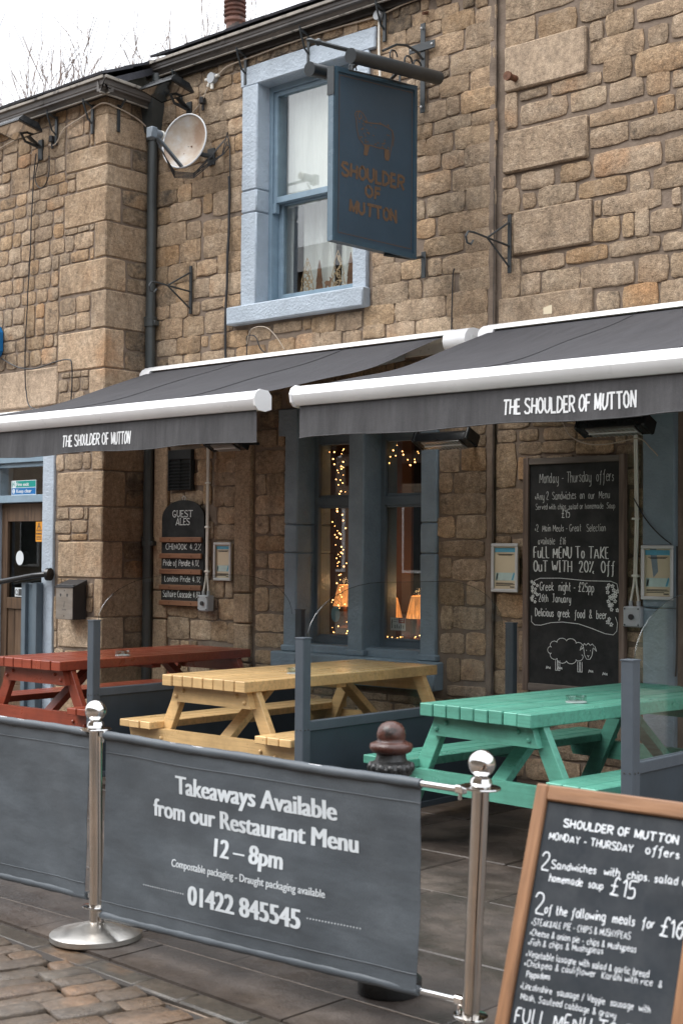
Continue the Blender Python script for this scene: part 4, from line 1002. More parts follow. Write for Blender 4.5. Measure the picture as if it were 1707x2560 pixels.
casement(-7.60, -7.07); casement(-6.92, -6.38)
mb = MB(); mb.box(-8.6, -5.96, 2.6, 2.65, .3, 2.7, 0); mb.box(-8.6, -5.96, .36, 2.6, .45, .5, 0); mb.box(-8.65, -8.6, .36, 2.65, .3, 2.7, 0); mb.box(-8.6, -5.96, .36, 2.6, 2.65, 2.7, 0)
mb.build('bar_room', 'room_dark', PB)
drape(-7.36, -7.24, .9, 2.4, .46, .02, 12, 'curtain', seed=4)
MB().box(-8.6, -7.35, 1.05, 1.08, .5, 2.6, 0).build('glow_panel', 'room_brown', PB)  # panel added behind the left pane, catches lamplight as a warm wall glow
# filled doorway: dressed jambs each side
for a, b in ((-9.285, -9.115), (-8.295, -8.105)):
    for z0, z1 in ((0, .62), (.63, .93), (.94, 1.17), (1.18, 2.5)): slab('door_jamb', 'smooth_stone', PB, a, b, z0, z1, .035, .1, a + z0)
# vent
mb = MB(); mb.box(-9.09, -8.80, -.03, .05, 2.015, 2.35); 
vt = mb.build('air_vent', 'black_paint', PB)
mb = MB(); mb.box(-9.09, -8.80, -.05, -.031, 2.27, 2.35); mb.box(-9.09, -9.075, -.05, -.031, 2.01, 2.27); mb.box(-8.815, -8.80, -.05, -.031, 2.01, 2.27); mb.box(-8.95, -8.94, -.045, -.031, 2.01, 2.27); mb.build('vent_frame', 'black_paint', vt)
for i in range(9):
    z = 2.025 + i * .027; MB().bar((-9.074, -.040, z), (-8.816, -.040, z), .018, .005, up=(0, -.6, 1), b=0).build('vent_slat', 'black_paint', vt)
# gutter, fascia, roof
gutter(PB, (-9.36, -.05, 5.55), (-5.82, -.05, 5.55), (0, -1, 0), h=.10, d=.10)
mb = MB(); mb.box(-9.33, -5.82, -.045, .0, 5.50, 5.66, 0); mb.build('fascia', 'soffit', PB)
for x in (-9.0, -8.22, -7.52, -6.75): gbracket(PB, x, 0, 5.545)
roof(PB, -9.22, -5.80, -.16, 5.672, depth=5.6, seed=8)
mb = MB(); mb.box(-9.38, -9.22, -.02, .3, 5.40, 5.70); mb.build('lead_flashing', 'gutter_lip', PB)
# downpipe in the corner
px_, py_ = -9.315, -.065
mb = MB(); mb.tube([(px_, py_, 0), (px_, py_, 5.08)], .042, 16); mb.tube([(-9.235, -.09, 5.56), (-9.235, -.09, 5.36)], .044, 14)
dp = mb.build('downpipe', 'pipe_black', PB, smooth=True)
mb = MB()
vs = []
for z, w in ((5.08, .05), (5.12, .055), (5.27, .085), (5.36, .088), (5.37, .1), (5.40, .1)):
    vs += [(px_ - w, py_ - w, z), (px_ + w, py_ - w, z), (px_ + w, min(py_ + w, .02), z), (px_ - w, min(py_ + w, .02), z)]
fs = [(0, 3, 2, 1), (20, 21, 22, 23)] + [(4 * r + i, 4 * r + (i + 1) % 4, 4 * r + 4 + (i + 1) % 4, 4 * r + 4 + i) for r in range(5) for i in range(4)]
mb.add(vs, fs); mb.build('hopper', 'pipe_black', dp)
for z in (5.04, 3.45, 1.58):
    mb = MB(); mb.tube([(px_, py_, z - .035), (px_, py_, z + .035)], .054, 16); mb.tube([(px_, py_, z + .03), (px_, py_, z + .045)], .058, 16)
    mb.box(px_ - .10, px_ - .05, py_ - .02, py_ + .02, z - .03, z + .01); mb.box(px_ + .05, px_ + .08, py_ - .02, py_ + .03, z - .03, z + .01); mb.build('pipe_collar', 'pipe_black', dp, smooth=True)

# ------------------------------------------------------------------ right building
RB = thing('stone_building', 'taller sandstone building with long coursed blocks right of the mortar joint', 'building')
rnd = random.Random(33)
RD = (-4.37, -3.2, 0, 2.45)
mb = MB(); wall_sheet(mb, -5.80, -2.0, 0, 5.64, 0.02, 0.35, [RD]); mb.build('wall', 'mortar', RB)
mb = MB(); mb.box(-5.8, -2, 4.8, 5, 0, 7.6, 0); mb.box(-2.1, -2, .38, 4.8, 0, 5.6, 0); mb.box(-5.798, -5.7, .4, 4.8, 0, 5.6, 0); mb.build('wall', 'mortar', RB)
mb = MB(); mb.grid(lambda u, v: (-5.815 + .062 * u + .006 * noise.noise((v * 40, u, 2)), -.006 - .010 * sin(pi * u) + .004 * noise.noise((u * 3, v * 60, 0)), 5.5 * v), 4, 120); mb.build('mortar_fillet', 'mortar', RB, smooth='all')
mb = MB(); mb.tube([(-5.757 + .006 * noise.noise((i * .7, 0, 0)), -.018, 4.1 - i * .05) for i in range(72)], .0035, 4); mb.build('crack', 'soffit', RB)
fr_Rt = lambda a, b, d: (a, .02 - d, b)
holes = [RD, (-4.62, -4.36, 0, 2.5)] + [pad(m, .010) for m in RIGHT]
fill = rubble(-5.75, -2.4, 0, 5.6, holes, rnd, (.135, .17), (.24, .55))
RIGHT = [(a - .006, b + .006, c - .006, d + .006) for a, b, c, d in RIGHT]
fill = [r for r in fill if (r[1] - r[0]) > .06 and (r[3] - r[2]) > .045]
bigs = [r for r in RIGHT if (r[1] - r[0]) * (r[3] - r[2]) > .12]
for i, r in enumerate(bigs): rough_block('stone', 'lintel_stone' if i == 0 else 'stone_grey', RB, r[0], r[1], -.012, .05, r[2], r[3], i * 7.1, .0035, label='extra large dressed block beside the joint')
matR = lambda r, q: 'stone_grey' if q.random() < .72 else 'stone'
lay(RB, [r for r in RIGHT if r not in bigs] + fill, fr_Rt, rnd, matR, 290, .013, vis=lambda r: (r[1] - r[0]) * (r[3] - r[2]) - (9 if r[0] > -4.0 or r[2] > 5.4 or r[3] < .4 or 2.45 < r[2] < 2.9 else 0))
# painted door jamb and the shadowed doorway
for z0, z1 in ((0, 1.17), (1.175, 2.5)): rough_block('door_jamb', 'slate_blue', RB, -4.60, -4.375, -.02, .25, z0, z1, z0 + 2)
rough_block('lintel', 'slate_blue', RB, -4.62, -2.9, -.02, .2, 2.505, 2.75, 8)
mb = MB(); mb.box(-4.36, -3.2, .30, .36, 0, 2.45, 0); dr2 = mb.build('door', 'dark_wood', RB)
MB().box(-4.32, -4.18, .27, .298, 0, 2.45).build('door_frame', 'dark_wood', RB)
mb = MB(); mb.box(-5.8, -2, -.05, 0.01, 5.52, 5.66); mb.build('fascia', 'soffit', RB)
gutter(RB, (-5.80, -.055, 5.55), (-2.0, -.055, 5.55), (0, -1, 0), h=.10, d=.10)
roof(RB, -5.80, -2.0, -.17, 5.675, depth=5.6, seed=12)
# ------------------------------------------------------------------ awnings
def awning(label, x0, x1, bx0, bx1, text, tx0, tx1, capL, capR):
    t = thing('awning', label, 'awning', (x0, 0, 2.95), 0, 'awnings over the pub tables')
    L = lambda x, y, z: (x - x0, y, z - 2.95)
    def ext(name, mat, prof, a, b, smooth=30):
        mb = MB(); n = len(prof)
        mb.add([L(a, y, z) for y, z in prof] + [L(b, y, z) for y, z in prof], [tuple(range(n)), tuple(range(2 * n - 1, n - 1, -1))] + [(i, (i + 1) % n, n + (i + 1) % n, n + i) for i in range(n)])
        return mb.build(name, mat, t, smooth=smooth)
    ext('cassette', 'white_dirty', [(-.03, 2.91), (-.03, 3.03), (-.06, 3.055), (-.12, 3.055), (-.17, 3.035), (-.19, 3.01), (-.175, 3.012), (-.12, 3.02), (-.08, 2.98), (-.08, 2.91)], x0, x1)
    MB().box(*[v for p in ((0, x1 - x0), (-.03, .03), (-.03, .03)) for v in p]).build('wall_plate', 'white_dirty', t)
    def cap(a, b):
        mb = MB(); c = [(-.02, 2.88), (-.02, 3.05)] + [(-.10 - .11 * sin(k * pi / 8), 2.965 + .09 * cos(k * pi / 8)) for k in range(0, 9)]
        n = len(c); mb.add([L(a, y, z) for y, z in c] + [L(b, y, z) for y, z in c], [tuple(range(n)), tuple(range(2 * n - 1, n - 1, -1))] + [(i, (i + 1) % n, n + (i + 1) % n, n + i) for i in range(n)])
        mb.build('end_cap', 'white_coat', t, smooth=30)
        mb = MB(); mb.box(b - x0, b - x0 + .004, -.13, -.07, -.03, .05); mb.build('cap_emblem', 'white_dirty', t)
    if capL: cap(x0 - .02, x0 + .10)
    if capR: cap(x1 - .03, x1 + .16)
    # fabric roof, slightly drawn down between the arms
    fab = MB()
    def fn(u, v):
        x = x0 + .06 + (x1 - x0 - .12) * u; xb = bx0 + .02 + (bx1 - bx0 - .04) * u; x = x + (xb - x) * v
        z = 3.015 - .56 * v - .035 * sin(pi * v) - .014 * sin(pi * v) * sin(u * 7 + 1) ; z += .006 * noise.noise((u * 9, v * 3, 1)) * sin(pi * v)
        # long tension folds running from the outer corners
        z += .010 * sin(pi * v) * sin((u * 2.2 + v * 1.4) * 6.2)
        return L(x, -.13 - 1.82 * v, z)
    fab.grid(fn, 60, 24); f = fab.build('canopy', 'awning_fabric', t, smooth='all', fix=False)
    for k in range(1, int((x1 - x0) / 1.15) + 1):
        u = k * 1.15 / (x1 - x0)
        if u < .97:
            mb = MB(); mb.tube([Vector(fn(u, v / 16)) + Vector((0, 0, .002)) for v in range(17)], .003, 4); mb.build('seam', 'awning_fabric', f)
    bp = [(-1.93, 2.46), (-1.90, 2.43), (-1.90, 2.36), (-1.95, 2.345), (-2.00, 2.35), (-2.025, 2.375), (-2.035, 2.41), (-2.02, 2.445), (-1.985, 2.465)]
    ext('front_bar', 'white_coat', bp, bx0, bx1)
    bc = [(y - .006 if y < -1.95 else y + .004, z + (.006 if z > 2.4 else -.006)) for y, z in bp]
    ext('bar_cap', 'white_coat', bc, bx0 - .015, bx0); ext('bar_cap', 'white_coat', bc, bx1, bx1 + .015)
    def vfn(u, v, off=0.0):   # u metres along, v = z
        d = (2.35 - v) / .19
        return L(u, -1.985 + off + d * (.009 * sin(u * 17 + 2 * sin(u * 2.3)) + .010 * noise.noise((u * 4, 0, 5))) - .006 * d, v + .007 * d * sin(u * 5.5))
    mb = MB(); mb.grid(lambda u, v: vfn(bx0 + .02 + (bx1 - bx0 - .04) * u, 2.355 - .195 * v), 150, 5); va = mb.build('valance', 'valance_fabric', t, smooth='all', fix=False)
    mb = MB(); mb.tube([vfn(bx0 + .02 + (bx1 - bx0 - .04) * i / 100, 2.163) for i in range(101)], .0035, 5); mb.build('hem', 'valance_fabric', va)
    words = text.split(); tot = sum(len(w) + .55 for w in words) - .55; x = tx0; per = (tx1 - tx0) / tot
    for w in words:
        mb = MB(); ribbons(mb, hand_strokes(w, x, x + per * len(w) - .010, 2.208, .074, 0, serif='plain'), .0108, lambda a, b: vfn(a, b, -.0025)); x += per * (len(w) + .55)
        mb.build('lettering', 'white_print', va, fix=False)
    for s, ax in ((1, bx0 + .45), (-1, bx1 - .45)):
        mb = MB(); el = (ax + s * .75, -.95, 2.62)
        mb.bar(L(ax, -.10, 2.90), L(*el), .05, .035); mb.bar(L(*el), L(ax - s * .12, -1.9, 2.40), .045, .03); mb.lathe([(.035, -.03), (.035, .03)], 12, L(*el))
        mb.build('folding_arm', 'grey_box', t)
    return t
awning('charcoal awning with white front bar on the left, over the red table', -9.26, -6.02, -9.30, -6.03, 'THE SHOULDER OF MUTTON', -7.93, -7.20, True, True)
awning('nearer charcoal awning on the right, over the green table', -5.73, -2.1, -5.715, -2.0, 'THE SHOULDER OF MUTTON', -4.25, -3.48, True, False)
t = thing('awning', 'closed white awning cassette above the fire exit door', 'awning', (-12.0, -.56, 2.69))
MB().box(0, 1.92, -.05, .06, -.03, .03, .012).build('cassette', 'white_dirty', t)
MB().box(0, 1.92, -.052, -.0505, -.010, .006, 0).build('slot', 'soffit', t)

# ------------------------------------------------------------------ hanging sign
t = thing('hanging_sign', 'dark blue hanging pub sign with faded gold sheep and lettering beside the sash window', 'pub sign', (-6.33, 0, 4.85))
S = lambda x, y, z: (x + 6.33, y, z - 4.85)
tl = .06
def sz(y, z): return z + (y + .18) * .085 * (z - 3.4) / 1.3     # the outer end droops a little
mb = MB()
def quad_board(mb, y0, y1, z0, z1, xa, xb, nam=None):
    vs = [S(x, y, sz(y, z)) for x in (xa, xb) for y, z in ((y0, z0), (y1, z0), (y1, z1), (y0, z1))]
    mb.add(vs, [(0, 1, 2, 3), (7, 6, 5, 4), (0, 4, 5, 1), (1, 5, 6, 2), (2, 6, 7, 3), (3, 7, 4, 0)])
quad_board(mb, -1.03, -.21, 3.60, 4.78, -6.353, -6.307); mb.build('panel', 'sign_blue', t)
mb = MB()
for a in ((-1.05, -1.018, 3.57, 4.80), (-.222, -.19, 3.57, 4.80), (-1.018, -.222, 3.57, 3.605), (-1.018, -.222, 4.765, 4.80)): quad_board(mb, *a, -6.36, -6.30)
fr = mb.build('frame', 'sign_frame', t)
mb = MB(); quad_board(mb, -1.056, -1.0501, 3.57, 4.80, -6.352, -6.308); mb.build('edge_strip', 'sign_edge', fr)
mb = MB(); quad_board(mb, -1.061, -1.0561, 4.60, 4.80, -6.36, -6.30); mb.build('corner_plate', 'black_paint', fr)
fn = lambda u, z: S(-6.3055, u, sz(u, z) * 1.0)
inv = lambda y, z: (y, z)
for s, a, b, z, h in (('SHOULDER', -.965, -.332, 4.045, .088), ('OF', -.725, -.58, 3.935, .072), ('MUTTON', -.885, -.408, 3.80, .078)): ribbons(MB(), hand_strokes(s, a, b, z, h, 0, serif='plain'), .023, fn).build('lettering', 'sign_gold', t, fix=False)
ox = [[(-.845, 4.49), (-.83, 4.515), (-.79, 4.525), (-.76, 4.51), (-.735, 4.485), (-.712, 4.455), (-.64, 4.462), (-.569, 4.468), (-.50, 4.455), (-.455, 4.44), (-.452, 4.38), (-.47, 4.30), (-.485, 4.24), (-.534, 4.24), (-.535, 4.30), (-.60, 4.295), (-.695, 4.30), (-.717, 4.225), (-.749, 4.225), (-.742, 4.285), (-.805, 4.335), (-.825, 4.40), (-.83, 4.46), (-.845, 4.49)],
      [(-.80, 4.52), (-.82, 4.49), (-.80, 4.465), (-.775, 4.48), (-.785, 4.50)], [(-.74, 4.30), (-.73, 4.24)], [(-.52, 4.30), (-.50, 4.25)], [(-.455, 4.44), (-.44, 4.40), (-.445, 4.33)]]
rq = random.Random(3)
for k in range(46):
    a = rq.uniform(-.80, -.70) if k < 26 else rq.uniform(-.70, -.47); b = rq.uniform(4.30, 4.47); w = .014
    ox.append([(a + w * .5 * cos(q), b + w * .4 * sin(q)) for q in (0, .9, 1.8, 2.7)])
ribbons(MB(), ox, .0075, fn).build('emblem', 'sign_gold', t, fix=False)
mb = MB()
for a, b in ((4.22, 4.30),): 
    mb.add([fn(-.745, a), fn(-.72, a), fn(-.69, b), fn(-.745, b)], [(0, 1, 2, 3)]); mb.add([fn(-.53, a), fn(-.49, a), fn(-.485, b), fn(-.53, b)], [(0, 1, 2, 3)])
mb.build('emblem', 'sign_gold', t, fix=False)
bd = [[(-1.0, 3.635), (-.24, 3.635), (-.24, 4.745), (-1.0, 4.745), (-1.0, 3.635)]]
ribbons(MB(), bd, .004, fn).build('border_line', 'sign_gold', t, fix=False)
# bracket
mb = MB(); mb.box(-.022, .022, -.04, -.03, -.19, .46, .003, T(-.05)); mb.box(-.12, .12, -.05, -.04, .255, .315, .003, T(-.05)); bk = mb.build('wall_bracket', 'black_paint', t)
for x, z in ((-.05, .42), (-.05, -.15), (-.145, .285), (.045, .285)): MB().sphere((x, -.053, z), .009, 8, 5).build('bolt', 'alu', bk)
mb = MB(); mb.tube([(-.05, 0, .12), (-.03, -.6, .065), (0, -1.02, .01)], .016, 8); mb.tube([(0, -1.0, .012), (0, -1.20, -.005)], [.016, .016], 8)
mb.tube([(0, -1.18, -.003), (0, -1.21, -.006), (0, -1.25, -.012), (0, -1.30, -.018)], [.026, .012, .018, .002], 8); mb.build('pole', 'black_paint', t, smooth=True)
for y, z in ((-.85, -.10), (-.35, -.045)):
    mb = MB(); mb.bar((0, y, z - .04), (0, y, z + .10), .02, .008, up=(0, 1, 0)); mb.build('hanger', 'black_paint', t)
mb = MB(); c = [(-.05, -.04, .20), (-.05, -.10, .235), (-.05, -.22, .25), (-.04, -.34, .22), (-.03, -.5, .13)]; mb.tube(c, .009, 6)
for (yy, zz) in ((-.12, .06), (-.22, .065)):
    mb.tube([(-.03, yy + .045 * cos(a * .7), zz + .06 + .045 * sin(a * .7)) for a in range(9)], .007, 6)
mb.tube([(.02, -.2, -.06), (.04, -.5, -.085), (.06, -.95, -.14)], .006, 6); mb.build('scroll', 'black_paint', t, smooth=True)
def trough(name, x, y0, y1, z0, z1):
    mb = MB(); mb.tube([(x, y0, z0), (x, y1, z1)], .047, 18); o = mb.build(name, 'black_paint', t, smooth=True)
    mb = MB(); mb.tube([(x, y0 - .014, z0 - .002), (x, y0 + .002, z0)], .05, 18); mb.build('end_cap', 'black_paint', o, smooth=True)
    mb = MB(); mb.bar((x * .1, -.7, .03), (x, -.7, z0 * .6 + z1 * .4 + .02), .03, .012); mb.bar((x * .1 - .03, -.28, .06), (x, -.28, z1), .03, .012); mb.build('arm', 'black_paint', o)
    mb = MB(); mb.tube([(x, -.62 + .04 * cos(a * .7), z0 * .5 + z1 * .5 + .07 + .04 * sin(a * .7)) for a in range(9)], .005, 6); mb.build('cable_loop', 'black_paint', o)
trough('light_trough', .17, -1.04, -.13, -.095, -.01); trough('light_trough', -.20, -1.04, -.13, -.10, -.02)
mb = MB(); mb.tube([S(-6.33, -.50, 3.555), S(-6.34, -.18, 3.58), S(-6.37, -.04, 3.62)], .011, 6); mb.box(-.06, -.02, -.03, -.02, -1.38, -1.19); mb.build('lower_stay', 'black_paint', t, smooth=True)

# ------------------------------------------------------------------ scroll brackets for hanging baskets
def basket(label, x, z, flip, out=.42):
    t = thing('hanging_basket_bracket', label, 'bracket', (x, 0, z), 0, 'empty hanging basket brackets')
    MB().box(-.014, .014, -.035, -.018, -.20, .20).build('back_plate', 'iron', t)
    mb = MB()
    mb.tube([(0, -.03, -.015), (0, -.28, .0), (0, -out + .03, .01), (0, -out - .03, .005), (0, -out - .055, -.03), (0, -out - .04, -.07), (0, -out + .0, -.075), (0, -out + .025, -.045)], .0075, 7)
    mb.tube([(0, -.035, .145), (0, -.28, .0)], .007, 6); mb.tube([(0, -.035, -.155), (0, -.28, .0)], .007, 6); mb.build('scroll_arm', 'iron', t, smooth=True)
basket('black iron hanging basket bracket left of the sash window, crossing the downpipe', -8.85, 3.68, 1)
basket('black iron hanging basket bracket at the mortar joint right of the pub sign', -5.62, 3.61, 1, .46)

# ------------------------------------------------------------------ satellite dish
t = thing('satellite_dish', 'rust stained grey satellite dish on the wall beside the downpipe', 'satellite dish', (-8.62, 0, 4.80))
nrm = Vector((.30, -.93, .20)).normalized(); sx = Vector((0, 0, 1)).cross(nrm).normalized(); sy = nrm.cross(sx); C0 = Vector((-.02, -.30, .03))
mb = MB(); R1, R2 = .235, .200; vs = []; fs = []; NR, NK = 6, 32
for j in range(NR + 1):
    for k in range(NK):
        r = j / NR; a = 2 * pi * k / NK; vs.append(C0 + sx * (R2 * r * cos(a)) + sy * (R1 * r * sin(a)) + nrm * (.075 * r * r - .075))
for j in range(NR):
    for k in range(NK): fs.append((j * NK + k, j * NK + (k + 1) % NK, (j + 1) * NK + (k + 1) % NK, (j + 1) * NK + k))
b0 = len(vs); vs2 = [v - nrm * .008 for v in vs]
fs2 = [tuple(i + b0 for i in reversed(f)) for f in fs]; fs3 = [(NR * NK + k, NR * NK + (k + 1) % NK, b0 + NR * NK + (k + 1) % NK, b0 + NR * NK + k) for k in range(NK)]
mb.add(vs + vs2, fs + fs2 + fs3); mb.build('reflector', 'dish_face', t, smooth=50, fix=False)
mb = MB(); mb.tube([C0 + sx * (R2 * cos(a * pi / 16)) + sy * (R1 * sin(a * pi / 16)) for a in range(33)], .007, 6); mb.build('rim', 'dish_grey', t, smooth=True)
low = C0 - sy * .225 - nrm * .0; lnb = C0 + nrm * .40 - sy * .14 
mb = MB(); mb.bar(low - nrm * .02, lnb - sy * .02, .028, .022); mb.build('feed_arm', 'lnb', t)
mb = MB(); dr_ = (C0 - lnb).normalized(); mb.tube([lnb - dr_ * .05, lnb - dr_ * .0, lnb + dr_ * .05], [.034, .034, .030], 12); mb.box(-.035, .035, -.03, .03, -.045, .04, .006, Matrix.Translation(lnb - dr_ * .07)); ln = mb.build('receiver', 'lnb', t, smooth=True)
mb = MB(); mb.tube([lnb + dr_ * .05, lnb + dr_ * .075], [.033, .033], 12); mb.build('receiver_cap', 'white_pvc', ln, smooth=True)
mb = MB(); mb.tube([C0 - nrm * .08, C0 - nrm * .14 - Vector((0, 0, .03)), (.02, -.03, -.05)], .02, 8); mb.box(-.03, .05, -.04, -.02, -.12, .02); mb.build('mount', 'iron', t)
for dx in (-.03, .03):
    MB().sphere(C0 + sx * dx * 1.0 + sy * (-.05 + dx) - nrm * .068, .007, 6, 4).build('bolt', 'rust', t)
mb = MB()
for k in range(5):
    o = k * .012
    mb.tube([lnb + Vector((0, 0, -.05)), lnb + Vector((.03 + o, .0, -.11 - o)), low + Vector((-.02, -.05, -.05 - o)), low + Vector((.06, .08, -.05 - o * .8)), (.16 + o * .4, -.05, -.06 + .1 * (k % 2)), (.20, -.03, .12 - o * 3), (.225, -.025, 0), (.23, -.025, -.3)], .0045, 5)
mb.build('cables', 'cable', t, smooth=True)

def flood(label, x, yw, z, group='floodlights under the gutters', w=.20):
    t = thing('floodlight', label, 'floodlight', (x, yw, z), 0, group)
    mb = MB(); Mx = Matrix.Translation((0, -.26, 0)) @ Matrix.Rotation(radians(-12), 4, 'X')
    vs = [(-w, -.13, -.02), (w, -.13, -.02), (w, .12, -.02), (-w, .12, -.02), (-w * .8, -.07, .05), (w * .8, -.07, .05), (w * .8, .09, .05), (-w * .8, .09, .05), (-w, -.13, -.035), (w, -.13, -.035), (w, .12, -.035), (-w, .12, -.035)]
    mb.add(vs, [(4, 5, 6, 7), (0, 1, 5, 4), (1, 2, 6, 5), (2, 3, 7, 6), (3, 0, 4, 7), (11, 10, 9, 8), (8, 9, 1, 0), (9, 10, 2, 1), (10, 11, 3, 2), (11, 8, 0, 3)], Mx); b = mb.build('housing', 'black_gloss', t)
    MB().add([(-w * .9, -.115, -.037), (w * .9, -.115, -.037), (w * .9, .1, -.037), (-w * .9, .1, -.037)], [(0, 1, 2, 3)], Mx).build('glass', 'chrome', b, fix=False)
    mb = MB(); mb.bar((0, -.24, -.01), (0, -.02, -.13), .05, .012); mb.box(-.03, .03, -.03, -.0, -.24, -.06); mb.tube([(0, -.24, -.03), (-.02, -.17, -.10), (0, -.05, -.13)], .012, 6); mb.build('arm', 'iron', t)
    mb = MB(); mb.box(.16, .20, -.06, -.01, -.12, -.06, .008); mb.tube([(.18, -.03, -.12), (.18, -.03, -.17)], .012, 7); mb.build('sensor', 'cable', t)
flood('wide black floodlight under the lower gutter at the left edge', -10.28, -.5, 5.16)
flood('black floodlight under the bend of the upper gutter, above the dish', -8.90, 0, 5.33)
t = thing('junction_box', 'round grey cable junction box with pale glands under the upper gutter', 'junction box', (-8.60, -.03, 5.40))
mb = MB(); mb.tube([(0, -.03, 0), (0, .02, 0)], .045, 14); mb.build('box', 'grey_box', t, smooth=True)
mb = MB()
for dx, dz in ((-.08, 0), (.08, .01), (-.05, -.06), (0, -.09)): mb.tube([(0, -.01, 0), (dx, -.01, dz)], .014, 8)
mb.build('glands', 'white_pvc', t, smooth=True)
t = thing('junction_box', 'small round junction box on the pale conduit above the pub sign', 'junction box', (-6.80, -.03, 5.47))
mb = MB(); mb.tube([(0, -.03, 0), (0, .02, 0)], .035, 14); mb.build('box', 'grey_box', t, smooth=True)

# ------------------------------------------------------------------ cables
def wire(name, label, pts, r, mat, cat='cable', wob=0.004, seed=1, n=6):
    P = [Vector(p) for p in pts]; out = []
    for i in range(len(P) - 1):
        p0 = P[max(i - 1, 0)]; p1 = P[i]; p2 = P[i + 1]; p3 = P[min(i + 2, len(P) - 1)]
        for k in range(n):
            t_ = k / n; q = .5 * ((2 * p1) + (p2 - p0) * t_ + (2 * p0 - 5 * p1 + 4 * p2 - p3) * t_ ** 2 + (3 * p1 - p0 - 3 * p2 + p3) * t_ ** 3)
            q += noise.noise_vector(q * 6 + Vector((seed, 0, 0))) * wob; out.append(q)
    out.append(P[-1]); o0 = P[0]
    mb = MB(); mb.tube([q - o0 for q in out], r, 6); return tag(mb.build(name, mat, smooth=True, loc=o0), label, cat)
wire('cable', 'pale cable clipped below the upper gutter', [(-8.55, -.035, 5.40), (-8.42, -.035, 5.46), (-8.1, -.03, 5.475), (-7.6, -.03, 5.49), (-7.2, -.03, 5.485), (-6.85, -.03, 5.475), (-6.5, -.03, 5.50), (-5.9, -.03, 5.52)], .006, 'cream_cable')
wire('cable', 'pale cable sagging from the small floodlight to the hopper', [(-8.66, -.04, 5.33), (-8.74, -.04, 5.22), (-8.9, -.035, 5.13), (-9.1, -.03, 4.99), (-9.22, -.03, 4.94)], .006, 'cream_cable')
wire('cable', 'pale cable looping round the quoined corner under the lower gutter', [(-10.15, -.53, 5.03), (-10.05, -.53, 5.02), (-9.93, -.53, 5.13), (-9.7, -.53, 5.18), (-9.5, -.53, 5.235), (-9.375, -.54, 5.235), (-9.345, -.45, 5.22), (-9.345, -.2, 5.17), (-9.34, -.08, 5.10)], .006, 'cream_cable')
wire('cable', 'pale cable along the top of the wall at the left edge', [(-11.6, -.53, 5.2), (-11.0, -.53, 5.14), (-10.75, -.53, 5.16), (-10.5, -.53, 5.19)], .005, 'cream_cable')
wire('cable', 'pair of black cables hanging down the left wall from the floodlight', [(-10.32, -.54, 4.98), (-10.36, -.54, 4.7), (-10.38, -.54, 4.3), (-10.40, -.54, 3.9), (-10.42, -.54, 3.6), (-10.44, -.54, 3.3), (-10.44, -.54, 3.05), (-10.42, -.54, 2.9), (-10.3, -.56, 2.74), (-9.9, -.56, 2.72)], .006, 'cable')
wire('cable', 'black cable crossing the left wall above the lintel', [(-10.8, -.54, 3.22), (-10.6, -.54, 3.14), (-10.44, -.54, 3.10), (-10.25, -.545, 3.09), (-10.0, -.545, 3.12), (-9.82, -.545, 3.125), (-9.76, -.545, 3.08), (-9.76, -.545, 2.85), (-9.78, -.545, 2.7)], .006, 'cable')
wire('cable', 'loop of black cable below the left floodlight', [(-10.27, -.54, 4.93), (-10.33, -.54, 4.78), (-10.28, -.54, 4.68), (-10.2, -.54, 4.67), (-10.13, -.54, 4.76), (-10.13, -.54, 4.93)], .005, 'cable')
wire('cable', 'thick black cable running from the dish down to the awning', [(-8.39, -.035, 4.55), (-8.385, -.035, 4.2), (-8.40, -.035, 3.8), (-8.415, -.035, 3.5), (-8.41, -.035, 3.2), (-8.405, -.035, 3.03)], .011, 'cable', wob=.006)
wire('cable', 'thin black cable end hanging right of the sash window', [(-6.08, -.04, 3.50), (-6.10, -.035, 3.44), (-6.105, -.035, 3.2), (-6.11, -.035, 3.03)], .005, 'cable')
wire('cable', 'tangled black cable end sprouting above the left awning', [(-8.15, -.05, 3.05), (-8.15, -.05, 3.17), (-8.12, -.07, 3.22), (-8.0, -.10, 3.2), (-7.95, -.09, 3.1), (-7.9, -.06, 3.05)], .005, 'cable')
wire('cable', 'curl of pale cable above the left awning', [(-8.15, -.05, 3.16), (-8.05, -.10, 3.26), (-7.92, -.10, 3.27), (-7.82, -.09, 3.22), (-7.72, -.06, 3.08)], .0035, 'cream_cable')
wire('conduit', 'thin pale conduit hanging behind the pub sign', [(-6.80, -.03, 5.44), (-6.80, -.03, 5.2), (-6.785, -.03, 4.95), (-6.79, -.03, 4.7)], .009, 'white_pvc', 'conduit', wob=.001)
wire('cable', 'loose pale wire sagging over the tall chalkboard', [(-5.2, -.03, 2.40), (-5.13, -.03, 2.28), (-5.0, -.03, 2.22), (-4.85, -.03, 2.21), (-4.62, -.04, 2.235), (-4.53, -.04, 2.17), (-4.48, -.04, 2.12)], .004, 'cream_cable')

